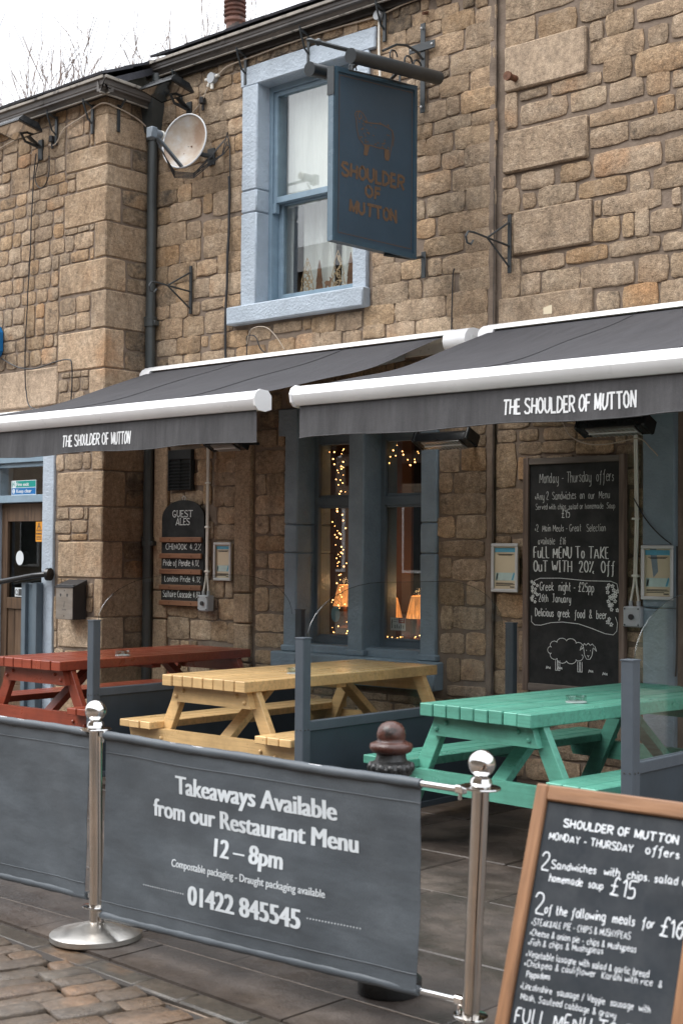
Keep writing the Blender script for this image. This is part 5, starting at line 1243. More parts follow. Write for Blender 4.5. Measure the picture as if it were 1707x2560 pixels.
def swbox(label, x, y, z, clabel, ztop, wobx=0.0):
    t = thing('switch_box', label, 'switch box', (x, y, z))
    MB().box(-.062, .062, -.075, 0, -.065, .065, .008).build('box', 'grey_box', t)
    mb = MB(); mb.tube([(0, -.076, 0), (0, -.086, 0)], .018, 12); mb.build('button', 'cable', t, smooth=True)
    for sx_ in (-1, 1):
        for sz_ in (-1, 1): MB().sphere((sx_ * .048, -.076, sz_ * .05), .006, 6, 4).build('screw', 'ink', t)
        mb = MB(); mb.tube([(sx_ * .028, -.035, .064), (sx_ * .028, -.035, .10)], .013, 8); mb.build('gland', 'grey_box', t, smooth=True)
    t2 = thing('conduit', clabel, 'conduit', (x, y, z + .1))
    mb = MB(); mb.tube([(-.028, -.035, 0), (-.012, -.03, .09), (-.006, -.03, .14), (-.006 + wobx, -.03, .5), (-.006, -.03, ztop - z - .1)], .0075, 8); mb.build('pipe', 'white_pvc', t2, smooth=True)
    mb = MB(); mb.tube([(.028, -.035, 0), (.012, -.03, .09), (.008, -.03, .14), (.008 + wobx, -.03, .5), (.008, -.03, ztop - z - .1)], .0075, 8); mb.build('pipe', 'white_pvc', t2, smooth=True)
    for k in range(int((ztop - z - .2) / .36)): MB().box(-.022, .03, -.042, -.02, .15 + k * .36, .165 + k * .36).build('clip', 'white_pvc', t2)
swbox('grey switch box at the foot of the conduit beside the guest ales board', -8.58, -.03, 1.085, 'pale twin conduit running up beside the guest ales board', 2.42)
swbox('grey switch box right of the tall chalkboard', -4.655, 0.02, 1.115, 'pale twin conduit right of the tall chalkboard', 2.32, .01)
wire('cable', 'black cord stretched from the conduit to the right menu frame', [(-4.655, -.03, 1.86), (-4.58, -.035, 1.75), (-4.48, -.04, 1.64), (-4.385, -.04, 1.57)], .004, 'cable')
wire('cable', 'black cable hanging along the right door jamb', [(-4.352, -.03, 1.56), (-4.35, -.03, 1.2), (-4.352, -.03, .9), (-4.36, -.03, .76)], .006, 'cable', wob=.002)

# patio heaters
def heater(label, x, y, z, L=.5):
    t = thing('patio_heater', label, 'patio heater', (x, y, z), 0, 'infrared heaters under the awnings'); t.rotation_euler = (radians(-24), 0, 0)
    mb = MB(); n = 12; vs = []; prof = [(-.066 * cos(a) , .05 * sin(a)) for a in [pi * k / n for k in range(n + 1)]] + [(.06, -.035), (-.06, -.035)]
    m_ = len(prof)
    for xx in (0, L): vs += [(xx, p, q) for p, q in prof]
    mb.add(vs, [tuple(range(m_)), tuple(range(2 * m_ - 1, m_ - 1, -1))] + [(i, (i + 1) % m_, m_ + (i + 1) % m_, m_ + i) for i in range(m_)])
    b = mb.build('housing', 'black_gloss', t, smooth=30)
    MB().box(.05, L - .05, -.050, .050, -.042, -.0355, 0).build('reflector', 'brushed', b)
    mb = MB()
    for k in range(11): mb.tube([(.06 + k * (L - .12) / 10, -.05, -.046), (.06 + (k + .5) * (L - .12) / 10, .05, -.046)], .002, 4)
    mb.tube([(.05, 0, -.045), (L - .05, 0, -.045)], .007, 6); mb.build('grille', 'alu', b)
    mb = MB(); mb.bar((L / 2, .03, .01), (L / 2, -y * cos(radians(24)), -y * sin(radians(24)) + .02), .035, .02); mb.build('wall_arm', 'iron', t)
    for xx in (-.03, L): MB().box(xx, xx + .03, -.069, .069, -.04, .053, .01).build('end_cap', 'black_gloss', b)
heater('black infrared heater above the right casement window', -6.12, -.35, 2.27, .42)
heater('black infrared heater with lit steel reflector above the tall chalkboard', -4.82, -.35, 2.29, .44)
heater('small infrared heater half hidden above the guest ales board', -8.22, -.35, 2.345, .34)

# ------------------------------------------------------------------ signs and boards on the wall
t = thing('chalkboard', 'tall wall chalkboard with Monday to Thursday offers and a chalk sheep', 'chalkboard', (-5.1, 0, .60))
B = lambda x, y, z: (x + 5.1, y, z - .60)
MB().box(-.345, .345, -.028, .0, 0.03, 1.515, 0).build('slate_panel', 'chalkboard', t)
for nm, a in (('grey_wood_z', (-.39, -.346, -.045, .0, 0, 1.545)), ('grey_wood_z', (.346, .385, -.045, .0, 0, 1.545))): MB().box(*a).build('frame_side', nm, t)
MB().box(-.346, .346, -.043, 0, 1.50, 1.54).build('frame_rail', 'grey_wood', t); MB().box(-.346, .346, -.043, 0, .0, .05).build('frame_rail', 'grey_wood', t)
fn = lambda u, z: B(u, -.0305, z)
ws = []
def wr(s, a, b, z, h, w=.0045, mat='chalk', double=False, jit=.3):
    for g in hand_strokes(s, a, b, z, h, jit, double=double, words=True): lines_obj('lettering', mat, t, g, w, fn)
wr('Monday - Thursday  offers', -5.365, -4.80, 1.975, .068, .004, 'chalk_dim')
wr('*Any 2  Sandwiches  on  our  Menu', -5.40, -4.83, 1.865, .050, .004, 'chalk_dim'); wr('Served with chips. salad or homemade  Soup', -5.395, -4.79, 1.80, .036, .0035, 'chalk_dim')
wr('£15', -5.19, -5.13, 1.745, .05, .004); wr('*2  Main Meals - Great   Selection', -5.40, -4.86, 1.655, .045, .004, 'chalk_dim'); wr('available   £16', -5.375, -5.16, 1.57, .045, .004, 'chalk_dim')
wr('FuLL MENU To TAKE', -5.41, -4.84, 1.48, .074, .004, 'chalk', True, .1); wr('OuT WITH  20%  Off', -5.41, -4.795, 1.39, .072, .004, 'chalk', True, .1)
wr('Greek  night - £25pp', -5.36, -4.945, 1.265, .056, .005, jit=.25); wr('- 26th  January', -5.40, -5.12, 1.19, .050, .0045); wr('Delicious  greek  food  &  beer', -5.395, -4.85, 1.095, .052, .005)
box = [(-5.415, 1.24), (-5.425, 1.29), (-5.40, 1.33), (-5.36, 1.345), (-5.2, 1.348), (-5.0, 1.335), (-4.82, 1.335), (-4.775, 1.32), (-4.765, 1.28)]
low = [(-5.425, 1.095), (-5.425, 1.055), (-5.40, 1.035), (-5.35, 1.035), (-5.27, 1.055), (-5.18, 1.062), (-5.06, 1.055), (-4.96, 1.03), (-4.86, 1.0), (-4.80, .995), (-4.775, 1.02), (-4.77, 1.07), (-4.785, 1.11)]
shp = [[(-5.15 + .135 * cos(a) * 1.0 + .012 * cos(a * 11), .875 + .075 * sin(a) + .010 * sin(a * 11)) for a in [.35 + (2 * pi - .55) * k / 70 for k in range(71)]]]
hx, hz = -4.985, .885
shp += [[(hx - .04, hz + .025), (hx - .03, hz + .045), (hx - .015, hz + .035), (hx, hz + .048), (hx + .015, hz + .035), (hx + .03, hz + .045), (hx + .045, hz + .03)],
        [(hx - .035, hz + .02), (hx - .028, hz - .03), (hx - .012, hz - .055), (hx + .012, hz - .055), (hx + .028, hz - .03), (hx + .036, hz + .02)],
        [(hx - .038, hz + .02), (hx - .062, hz), (hx - .05, hz + .03)], [(hx + .038, hz + .02), (hx + .062, hz + .0), (hx + .05, hz + .03)],
        [(hx - .015, hz + .005), (hx - .012, hz - .002)], [(hx + .015, hz + .005), (hx + .018, hz - .002)], [(hx - .008, hz - .03), (hx, hz - .036), (hx + .008, hz - .03)], [(hx, hz - .036), (hx, hz - .044)]]
for lx in (-5.235, -5.215, -5.065, -5.045): shp.append([(lx, .81), (lx + .001, .745), (lx + .014, .745), (lx + .014, .81)])
for gx, gz in ((-5.29, .75), (-5.20, .752), (-4.965, .745), (-4.86, .735)): shp.append([(gx - .018, gz), (gx - .012, gz + .018), (gx - .006, gz + .004), (gx, gz + .016), (gx + .006, gz + .003), (gx + .014, gz + .014), (gx + .016, gz)])
def flower(x, z, r): return [[(x + r * .3 * cos(a), z + r * .3 * sin(a)), (x + r * cos(a), z + r * sin(a)), (x + r * .9 * cos(a + .5), z + r * .9 * sin(a + .5)), (x + r * .3 * cos(a + .4), z + r * .3 * sin(a + .4))] for a in [2 * pi * k / 5 for k in range(5)]]
fl = []; rq = random.Random(9)
for k in range(20): fl += flower(-4.80 + rq.uniform(-.045, .04), 1.31 - .008 * k + rq.uniform(-.015, .01), .012)
for k in range(12): fl += flower(-5.405 + rq.uniform(-.02, .03), 1.32 - .012 * k, .010)
fl += flower(-4.84, 1.075, .014) + flower(-4.815, 1.06, .013) + flower(-4.83, 1.095, .011)
lines_obj('drawing', 'chalk', t, [box, low] + shp + fl, .004, fn)

t = thing('ales_board', 'arched black guest ales chalkboard with wooden rails', 'chalkboard', (-8.885, 0, 1.05))
def A(u, z): return (u + 8.885, -.0575, z - 1.05)
mb = MB(); ol = [(-.262, .0), (.262, .0), (.262, .70)] + [(.262 * cos(a), .73 + .15 * sin(a)) for a in [pi * k / 14 for k in range(15)]] + [(-.262, .70)]
mb.prism(ol, -.035, -.055, lambda a, b, d: (a, d, b)); mb.build('board', 'chalkboard', t)
for z in (1.58, 1.445, 1.315, 1.185, 1.055):
    MB().box(-.272, .245, -.073, -.0551, z - 1.05, z - 1.05 + .042).build('rail', 'slat_wood', t)
mb = MB()
for z in (1.58, 1.445, 1.315, 1.185, 1.055):
    for x in (-.14, .13): mb.sphere((x, -.074, z - 1.05 + .021), .006, 6, 4)
mb.build('screws', 'rust', t)
MB().tube([(0, -.045, .88 - .02), (-.02, -.045, .90), (0, -.045, .915), (.02, -.045, .90), (0, -.045, .86)], .003, 5).build('hook', 'alu', t)
for s, a, b, z in (('GUEST', -9.005, -8.765, 1.79), ('ALES', -8.965, -8.80, 1.725)): lines_obj('lettering', 'chalk', t, hand_strokes(s, a, b, z, .052, 0, serif=True), .0065, A)
for s, a, b, z, h in (('CHINOOK 4.2%', -9.09, -8.66, 1.52, .048), ('Pride of Pendle 4.1%', -9.12, -8.68, 1.385, .050), ('London Pride 4.1%', -9.10, -8.66, 1.253, .048), ('Saltaire Cascade 4.8%', -9.12, -8.66, 1.125, .052)): [lines_obj('lettering', 'chalk', t, g, .005, A) for g in hand_strokes(s, a, b, z, h, .2, words=True)]

def poster(label, x0, x1, z0, z1):
    t = thing('snap_frame', label, 'poster frame', (x0, 0, z0), 0, 'silver snap frames with cream posters')
    w, h = x1 - x0, z1 - z0; y = -.026
    for a in ((0, w, .0, .022), (0, w, h - .022, h), (0, .022, .022, h - .022), (w - .022, w, .022, h - .022)): MB().box(a[0], a[1], y - .014, y, a[2], a[3], .005).build('frame_rail', 'alu', t)
    MB().box(.01, w - .01, y + .004, y + .024, .01, h - .01, 0).build('sheet', 'cream_paper', t)
    f = lambda a, b, d=0: (a, y + .0025 - d, b)
    mb = MB(); rect(mb, .024, w - .024, h * .82, h - .03, lambda a, b: f(a, b)); mb.build('print_blue', 'paper_blue', t, fix=False)
    mb = MB(); rect(mb, .03, w - .03, h * .24, h * .40, lambda a, b: f(a, b)); mb.build('print_pale', 'paper_pale', t, fix=False)
    mb = MB(); mb.add([f(.03, h * .25), f(.045, h * .25), f(.052, h * .36), f(.042, h * .40)], [(0, 1, 2, 3)]); mb.add([f(w - .06, h * .25, .0005), f(w - .045, h * .25, .0005), f(w - .032, h * .38, .0005), f(w - .040, h * .42, .0005)], [(0, 1, 2, 3)]); mb.build('print_blue', 'paper_blue', t, fix=False)
    mb = MB()
    for zz, a, b in ((.775, .2, .8), (.755, .25, .75), (.18, .15, .8), (.16, .15, .85), (.13, .15, .7)):
        rect(mb, w * a, w * b, h * zz, h * zz + .004, lambda a, b: f(a, b, .0008))
    rect(mb, w * .68, w * .84, h * .10, h * .12, lambda a, b: f(a, b, .0008)); mb.build('print_text', 'ink', t, fix=False)
poster('silver snap frame poster between the guest ales conduit and the pilaster', -8.53, -8.325, 1.27, 1.58)
poster('silver snap frame poster left of the tall chalkboard', -5.755, -5.535, 1.245, 1.575)
poster('silver snap frame poster on the blue jamb at the right edge', -4.60, -4.375, 1.225, 1.565)

t = thing('cigarette_bin', 'steel and black wall mounted cigarette bin on the corner quoins', 'cigarette bin', (-9.67, -.52, .93))
mb = MB(); mb.box(-.115, .115, -.135, 0, 0, .29, .004); mb.build('body', 'cable', t)
MB().box(-.112, .112, -.139, -.1355, .003, .275, .001).build('front_plate', 'brushed', t)
mb = MB(); mb.add([(-.125, -.15, .272), (.125, -.15, .272), (.125, .0, .33), (-.125, .0, .33), (-.125, -.15, .262), (.125, -.15, .262), (.125, 0, .29), (-.125, 0, .29)], [(0, 1, 2, 3), (4, 7, 6, 5), (0, 4, 5, 1), (1, 5, 6, 2), (2, 6, 7, 3), (3, 7, 4, 0)]); mb.build('lid', 'cable', t)
mb = MB()
for x in (-.05, .04): mb.add([(x - .012, -.1395, .215), (x + .012, -.1395, .215), (x + .008, -.1395, .19), (x - .008, -.1395, .19)], [(0, 1, 2, 3)])
disc(mb, 0, .24, .006, lambda a, b: (a, -.1395, b)); disc(mb, 0, .03, .007, lambda a, b: (a, -.1395, b)); ribbons(mb, [[(-.01, .10), (.0, .14)], [(0, .10), (.005, .15)], [(-.03, .085), (.03, .085)], [(-.03, .078), (.03, .078)]], .003, lambda a, b: (a, -.1395, b)); mb.build('print', 'ink', t, fix=False)

t = thing('projecting_sign', 'blue and white rounded sign box cut off by the left edge above the door', 'sign', (-10.86, -.52, 3.37))
mb = MB(); mb.prism([(-.34, -.13), (.02, -.13), (.055, -.08), (.055, .09), (.02, .14), (-.34, .14)], 0, -.10, lambda a, b, d: (a, d, b)); mb.build('case', 'safety_blue', t)
mb = MB(); mb.prism([(-.33, .01), (.0, .01), (.03, .03), (.03, .085), (.005, .115), (-.33, .115)], -.1001, -.125, lambda a, b, d: (a, d, b)); mb.build('face', 'white_coat', t)

# stickers on the door glass and windows
def sticker(label, name, x0, x1, z0, z1, y, mat):
    o = thing(name, label, 'sticker', (x0, y, z0)); MB().box(0, x1 - x0, -.0015, 0, 0, z1 - z0, 0).build('backing', mat, o)
    return o, (lambda a, b: (a - x0, -.003, b - z0))
o, f = sticker('green and blue Fire exit Keep clear notice on the fanlight', 'fire_exit_notice', -10.755, -10.385, 1.995, 2.125, -.442, 'sticker_white')
f0 = lambda a, b: (lambda p: (p[0], -.002, p[2]))(f(a, b))
mb = MB(); rect(mb, -10.685, -10.39, 2.063, 2.12, f0); mb.build('print_green', 'safety_green', o, fix=False)
mb = MB(); rect(mb, -10.75, -10.39, 2.0, 2.058, f0); mb.build('print_blue', 'safety_blue', o, fix=False)
for s_, z_, x_ in (('Fire exit', 2.075, -10.49), ('Keep clear', 2.015, -10.45)): printed(MB(), s_, -10.675, x_, z_, .032, f, .03).build('lettering', 'white_print', o, fix=False)
disc(MB(), -10.718, 2.03, .02, f, .022).build('pictogram', 'white_print', o, fix=False)
mb = MB(); ribbons(mb, [[(-10.735, 2.075), (-10.725, 2.09), (-10.715, 2.10), (-10.70, 2.075)], [(-10.725, 2.09), (-10.735, 2.10)]], .006, f); disc(mb, -10.712, 2.11, .006, f); rect(mb, -10.745, -10.74, 2.065, 2.118, f); mb.build('pictogram', 'safety_green', o, fix=False)
f2 = lambda a, b: (lambda p: (p[0], -.004, p[2]))(f(a, b))
mb = MB(); rect(mb, -10.721, -10.715, 2.028, 2.045, f2); disc(mb, -10.718, 2.018, .004, f2); mb.build('pictogram', 'safety_blue', o, fix=False)
o, f = sticker('yellow CCTV warning sticker on the fire exit door glass', 'warning_sticker', -10.40, -10.305, 1.58, 1.755, -.427, 'sticker_yellow')
mb = MB(); ribbons(mb, [[(-10.388, 1.675), (-10.352, 1.745), (-10.317, 1.675), (-10.388, 1.675)]], .006, f); printed(mb, 'CCTV', -10.37, -10.335, 1.682, .012, f, .03); printed(mb, 'WARNING', -10.395, -10.312, 1.642, .017, f, .05)
for z in (1.625, 1.612, 1.599): rect(mb, -10.39, -10.315, z, z + .005, f)
disc(mb, -10.352, 1.712, .009, f); mb.build('print', 'ink', o, fix=False)
o = tag(MB().add([(.03 * 2 * .95 * cos(2 * pi * k / 24), y_, .064 * sin(2 * pi * k / 24)) for y_ in (0, .0015) for k in range(24)], [tuple(range(24)), tuple(range(47, 23, -1))] + [(k, (k + 1) % 24, 24 + (k + 1) % 24, 24 + k) for k in range(24)]).build('round_sticker', 'sticker_white', loc=(-10.635, -.428, 1.435)), 'plain white round sticker on the fire exit door glass', 'sticker')
o, f = sticker('small black and white square sticker low on the door glass', 'square_sticker', -10.70, -10.575, 1.09, 1.17, -.427, 'sticker_white')
mb = MB(); ribbons(mb, [[(-10.675 + .018 * cos(a), 1.13 + .022 * sin(a)) for a in [k * .6 for k in range(11)]], [(-10.66, 1.115), (-10.65, 1.10)]], .008, f); rect(mb, -10.645, -10.58, 1.10, 1.16, f); mb.build('print', 'ink', o, fix=False)
o, f = sticker('blue and white dog friendly sticker on the left casement', 'dog_sticker', -7.215, -7.10, 1.365, 1.42, .225, 'sticker_white')
mb = MB(); rect(mb, -7.225, -7.095, 1.415, 1.44, f); mb.add([f(-7.16 + .032 * cos(a), 1.47 + .045 * sin(a)) for a in [2 * pi * k / 18 for k in range(18)]], [tuple(range(18))]); mb.build('print_blue', 'sticker_blue', o, fix=False)
mb = MB(); printed(mb, 'DOG-FRIENDLY', -7.222, -7.098, 1.421, .013, f2 if False else (lambda a, b: (a + 7.215, -.0045, b - 1.365)), .04); ribbons(mb, [[(-7.205, 1.40), (-7.16, 1.40)], [(-7.205, 1.388), (-7.16, 1.388)], [(-7.205, 1.378), (-7.15, 1.378)]], .003, f); mb.build('lettering', 'ink', o, fix=False)
mb = MB(); mb.add([(-7.158 + 7.215 + .012 * cos(a), -.0045, 1.475 - 1.365 + .024 * sin(a)) for a in [2 * pi * k / 12 for k in range(12)]], [tuple(range(12))]); mb.build('emblem', 'sticker_white', o, fix=False)
o, f = sticker('red and green drinks sticker at the foot of the right casement', 'drinks_sticker', -6.865, -6.72, .93, 1.025, .225, 'sticker_white')
mb = MB(); rect(mb, -6.785, -6.723, .985, 1.022, f); mb.build('print_red', 'sticker_red', o, fix=False)
mb = MB(); ribbons(mb, [[(-6.775, 1.012), (-6.735, 1.012)], [(-6.77, 1.0), (-6.74, 1.0)]], .004, lambda a, b: (a + 6.865, -.0045, b - .93)); mb.build('lettering', 'white_print', o, fix=False)
mb = MB(); ribbons(mb, [[(-6.85, .945), (-6.85, .99), (-6.845, 1.01)], [(-6.82, .945), (-6.82, .97)], [(-6.80, .945), (-6.80, .975)], [(-6.78, .945), (-6.78, .965)], [(-6.76, .945), (-6.76, .975)], [(-6.74, .945), (-6.74, .97)]], .008, f); ribbons(mb, [[(-6.835, 1.012), (-6.79, 1.012)], [(-6.835, .995), (-6.80, .995)]], .003, f); mb.build('print', 'ink', o, fix=False)
o = tag(MB().add([(.045 * cos(2 * pi * k / 24), y_, .062 * sin(2 * pi * k / 24)) for y_ in (0, .0015) for k in range(24)], [tuple(range(24)), tuple(range(47, 23, -1))] + [(k, (k + 1) % 24, 24 + (k + 1) % 24, 24 + k) for k in range(24)]).build('round_sticker', 'sticker_blue', loc=(-7.42, .223, 1.03)), 'pale blue round sticker low on the left casement', 'sticker')
tag(MB().box(-.035, .035, -.006, 0, -.05, .05).build('metal_plate', 'cream_paper', loc=(-5.32, -.006, 3.15)), 'small cream metal plate screwed to a large block above the right awning', 'plate')
t = MB(); t.tube([(0, 0, 0), (0, -.10, -.005)], .022, 10); t.tube([(0, -.095, -.005), (0, -.115, -.005)], .032, 10); tag(t.build('pipe_stub', 'rust', loc=(-5.585, 0, 4.74), smooth=True), 'rusty pipe stub poking out of the wall beside the joint', 'pipe stub')
t = MB(); t.tube([(0, .02, 0), (0, -.06, -.03)], .012, 8); tag(t.build('iron_spike', 'rust', loc=(-6.36, 0, 5.40), smooth=True), 'short rusty spike in the wall above the sign bracket', 'spike')
# ------------------------------------------------------------------ inside the windows
def xtree(label, x, y, z, s=1.0):
    t = thing('wooden_tree', label, 'ornament', (x, y, z), 0, 'laser cut wooden trees on the upper window sill')
    w, h = .085 * s, .30 * s
    ol = [(-w, 0)]
    for k in range(3): a = 1 - (k + 1) / 3.4; ol += [(-w * (a + .12), h * (k + 1) / 3.4), (-w * (a + .30) * .95, h * (k + 1) / 3.4 - .003)] if k < 2 else [(-w * a * .9, h * .87)]
    ol = [(-w, 0), (-w * .62, h * .36), (-w * .78, h * .36), (-w * .38, h * .68), (-w * .5, h * .68), (0, h), (w * .5, h * .68), (w * .38, h * .68), (w * .78, h * .36), (w * .62, h * .36), (w, 0)]
    r = random.Random(int(x * 100)); mb = MB()
    st = [ol + [ol[0]]]
    def inside(p):
        return abs(p[0]) < w * (1 - p[1] / h) * .95
    pts = [(r.uniform(-w, w), r.uniform(0, h)) for _ in range(90)]; pts = [p for p in pts if inside(p)]
    for i, p in enumerate(pts):
        ds = sorted(pts, key=lambda q: (q[0] - p[0]) ** 2 + (q[1] - p[1]) ** 2)[1:4]
        for q in ds: st.append([p, q])
    for c in ((0, h * .42), (0, h * .15)): st.append([(c[0] + .022 * s * cos(a), c[1] + .022 * s * sin(a)) for a in [k * pi / 5 for k in range(11)]])
    ribbons(mb, st, .0055, lambda a, b: (a, -.0, b)); ribbons(mb, st, .0055, lambda a, b: (a, .004, b)); mb.build('front_lattice', 'ply_wood', t, fix=False)
    mb = MB(); mb.prism([(a * .55, b * .97) for a, b in ol], 0, .005, lambda a, b, d: (.07 * s + a, .07 + d, b)); mb.build('back_panel', 'slat_wood', t)
    mb = MB(); mb.box(-.05, .11, .005, .07, 0, .006); mb.build('base', 'slat_wood', t)
xtree('laser cut wooden Christmas tree on the left of the upper window sill', -7.77, .24, 3.56, .95)
xtree('laser cut wooden Christmas tree on the right of the upper window sill', -7.44, .24, 3.56, 1.0)
def deer(label, x):
    t = MB(); st = [(0, 0), (.01, .05), (.0, .07), (.02, .085), (.05, .075), (.06, .09), (.05, .11), (.065, .10), (.08, .085), (.06, .06), (.065, .0), (.05, 0), (.045, .04), (.02, .045), (.015, 0)]
    t.prism(st, 0, .008, lambda a, b, d: (a, d, b)); tag(t.build('reindeer', 'slat_wood', loc=(x, .26, 3.56)), label, 'ornament')
deer('small brown reindeer silhouette between the two wooden trees', -7.60); deer('small brown reindeer silhouette right of the wooden trees', -7.27)
def lamp(label, x, y, z, s=1.0):
    t = thing('table_lamp', label, 'lamp', (x, y, z - .22), 0, 'lit pleated lamps inside the bar window')
    mb = MB(); n = 48; vs = []
    for k in range(n):
        a = 2 * pi * k / n; q = 1 + (.02 if k % 2 else -.02)
        vs += [(.095 * s * q * cos(a), .095 * s * q * sin(a), .18), (.055 * s * q * cos(a), .055 * s * q * sin(a), .18 + .17 * s)]
    mb.add(vs, [(2 * k, 2 * ((k + 1) % n), 2 * ((k + 1) % n) + 1, 2 * k + 1) for k in range(n)]); mb.build('shade', 'lamp_shade', t, fix=False)
    mb = MB(); mb.lathe([(.05, 0), (.05, .01), (.015, .03), (.02, .08), (.012, .18)], 14); mb.build('stand', 'slat_wood', t, smooth=True)
    l = bpy.data.lights.new('lamp_bulb', 'POINT'); l.energy = 1.2; l.color = (1, .55, .25); l.shadow_soft_size = .03
    lo = bpy.data.objects.new('lamp_bulb', l); COL.objects.link(lo); lo.parent = t; lo.location = (0, 0, .38)
lamp('lit orange pleated lamp in the left casement', -7.57, .50, 1.12)
lamp('lit orange pleated lamp in the right casement', -6.82, .50, 1.05, 1.0)
lamp('added lit pleated lamp in place of a dim lamp reflection, half hidden by the middle post', -7.12, .52, 1.02, 1.05)  # lamp added where a dim reflected lamp shows
def fairy(label, paths, seed, z=.0):
    r = random.Random(seed); t = thing('fairy_lights', label, 'fairy lights', paths[0][0])
    o = Vector(paths[0][0]); w = MB(); b = MB()
    for path in paths:
        P = [Vector(p) for p in path]; seg = []
        for i in range(len(P) - 1):
            n = max(2, int((P[i + 1] - P[i]).length / .022))
            for k in range(n): seg.append(P[i].lerp(P[i + 1], k / n) + Vector((r.uniform(-.03, .03), r.uniform(-.03, .03), r.uniform(-.012, .012))))
        w.tube([s - o for s in seg], .0018, 4)
        for s in seg:
            if r.random() < .5: b.sphere(s - o + Vector((r.uniform(-.03, .03), 0, 0)), r.choice((.0030, .0042, .0056)), 6, 4)
    w.build('wire', 'cable', t, fix=False); b.build('bulbs', 'bulb_glow', t, fix=False, kind='stuff')
fairy('warm fairy lights hanging down the left casement and along its sill', [[(-7.60, .33, 2.30), (-7.50, .33, 2.32), (-7.46, .33, 2.0), (-7.50, .33, 1.7), (-7.44, .33, 1.4), (-7.47, .33, 1.15), (-7.45, .33, .95), (-7.50, .33, .90)], [(-7.57, .36, 2.26), (-7.53, .36, 2.0), (-7.49, .36, 1.75), (-7.55, .36, 1.5), (-7.50, .36, 1.3), (-7.53, .36, 1.0)],
    [(-7.55, .33, .89), (-7.4, .33, .885), (-7.2, .33, .89)], [(-7.52, .33, 2.33), (-7.4, .36, 2.27), (-7.2, .33, 2.20)]], 3)
fairy('warm fairy lights across the top of the right casement', [[(-7.0, .26, 2.10), (-6.93, .26, 2.18), (-6.84, .26, 2.30), (-6.76, .26, 2.17), (-6.68, .26, 2.15), (-6.6, .26, 2.25), (-6.5, .26, 2.2)]], 6)
fairy('warm fairy lights lying on the sill of the right casement', [[(-6.95, .26, .885), (-6.8, .26, .88), (-6.65, .26, .895), (-6.5, .26, .885)]], 8)

# ------------------------------------------------------------------ picnic tables
def picnic(label, cx, cy, deg, mat, planks=8, L=1.83):
    """cx, cy = middle of the near end of the top; deg = heading of its length"""
    t = thing('picnic_table', label, 'picnic table', (cx, cy, 0), radians(deg - 90), 'painted picnic tables in front of the pub')
    r = random.Random(planks + int(cx * 10)); W = .72; pw = W / planks
    for i in range(planks):
        x = -W / 2 + i * pw; j = r.uniform(-.004, .004)
        MB().box(x + .0035, x + pw - .0035, j, L + r.uniform(-.004, .004), .685 + r.uniform(-.001, .001), .75 + r.uniform(-.0015, .0015), .004).build('top_plank', mat, t)
    for s in (-1, 1):
        for k in range(3):
            x = s * (.455 + k * .097); a, b = min(x, x + s * .091), max(x, x + s * .091)
            MB().box(a, b, r.uniform(-.02, -.01), L + .01, .405, .45, .004).build('bench_plank', mat, t)
    MB().box(-.30, .30, L / 2 - .045, L / 2 + .045, .655, .684).build('batten', mat, t)
    for s in (-1, 1): MB().box(min(s * .46, s * .74), max(s * .46, s * .74), L / 2 - .04, L / 2 + .04, .375, .404).build('bench_batten', mat, t)
    for e, yy in ((0, .13), (1, L - .13)):
        so = -1 if e == 0 else 1
        # legs
        for s in (-1, 1):
            mb = MB(); mb.bar((s * .30, yy, .70), (s * .635, yy, .02), .045, .095, up=(1, 0, .5)); 
            q = mb.v; mb.v = [(a, b, min(max(c, 0.0), .684)) for a, b, c in q]; mb.build('leg', mat, t)
        y0, y1 = (yy - .023 - .045, yy - .023) if e == 0 else (yy + .023, yy + .023 + .045)
        mb = MB(); mb.prism([(-.345, .585), (.345, .585), (.31, .684), (-.31, .684)], y0, y1, lambda a, b, d: (a, d, b)); mb.build('top_rail', mat, t)
        mb = MB(); mb.prism([(-.70, .30), (.70, .30), (.735, .404), (-.735, .404)], y0, y1, lambda a, b, d: (a, d, b)); mb.build('seat_rail', mat, t)
        mb = MB(); yi = yy + .025 if e == 0 else yy - .025
        mb.bar((0, yi, .33), (0, yi - so * .42, .67), .09, .045, up=(0, so, .9)); mb.v = [(a, b, min(c, .684)) for a, b, c in mb.v]; mb.build('brace', mat, t)
        yo = y0 - .003 if e == 0 else y1 + .003
        for x, z in ((-.295, .62), (.295, .62), (-.23, .655), (.23, .655), (-.43, .35), (.43, .35), (-.55, .33), (.55, .33)):
            MB().sphere((x, yo, z), .013, 8, 5).build('bolt', mat, t)
    return t
picnic('brick red picnic table furthest left under the left awning', -8.235, -2.045, 92.5, 'red_paint', 7, 1.88)
picnic('yellow picnic table in the middle between the two glass screens', -6.315, -2.155, 91, 'yellow_paint', 8, 1.83)
picnic('sea green picnic table nearest the camera under the right awning', -4.185, -2.32, 86.0, 'green_paint', 8, 1.83)
def ashtray(label, x, y):
    t = thing('ashtray', label, 'ashtray', (x, y, .7505), 0, 'clear glass ashtrays on the tables')
    mb = MB(); mb.lathe([(.048, 0), (.052, .004), (.054, .034), (.050, .036), (.044, .030), (.040, .012), (.01, .009)], 24); mb.build('bowl', 'glass_rim', t, smooth=30)
    MB().lathe([(.049, .0), (.0535, .002), (.0535, .006)], 24).build('base', 'alu', t, smooth=30)
ashtray('clear glass ashtray in the middle of the green table', -3.985, -1.72); ashtray('clear glass ashtray on the yellow table behind the screen post', -6.15, -1.53); ashtray('clear glass ashtray on the red table', -8.05, -1.35)

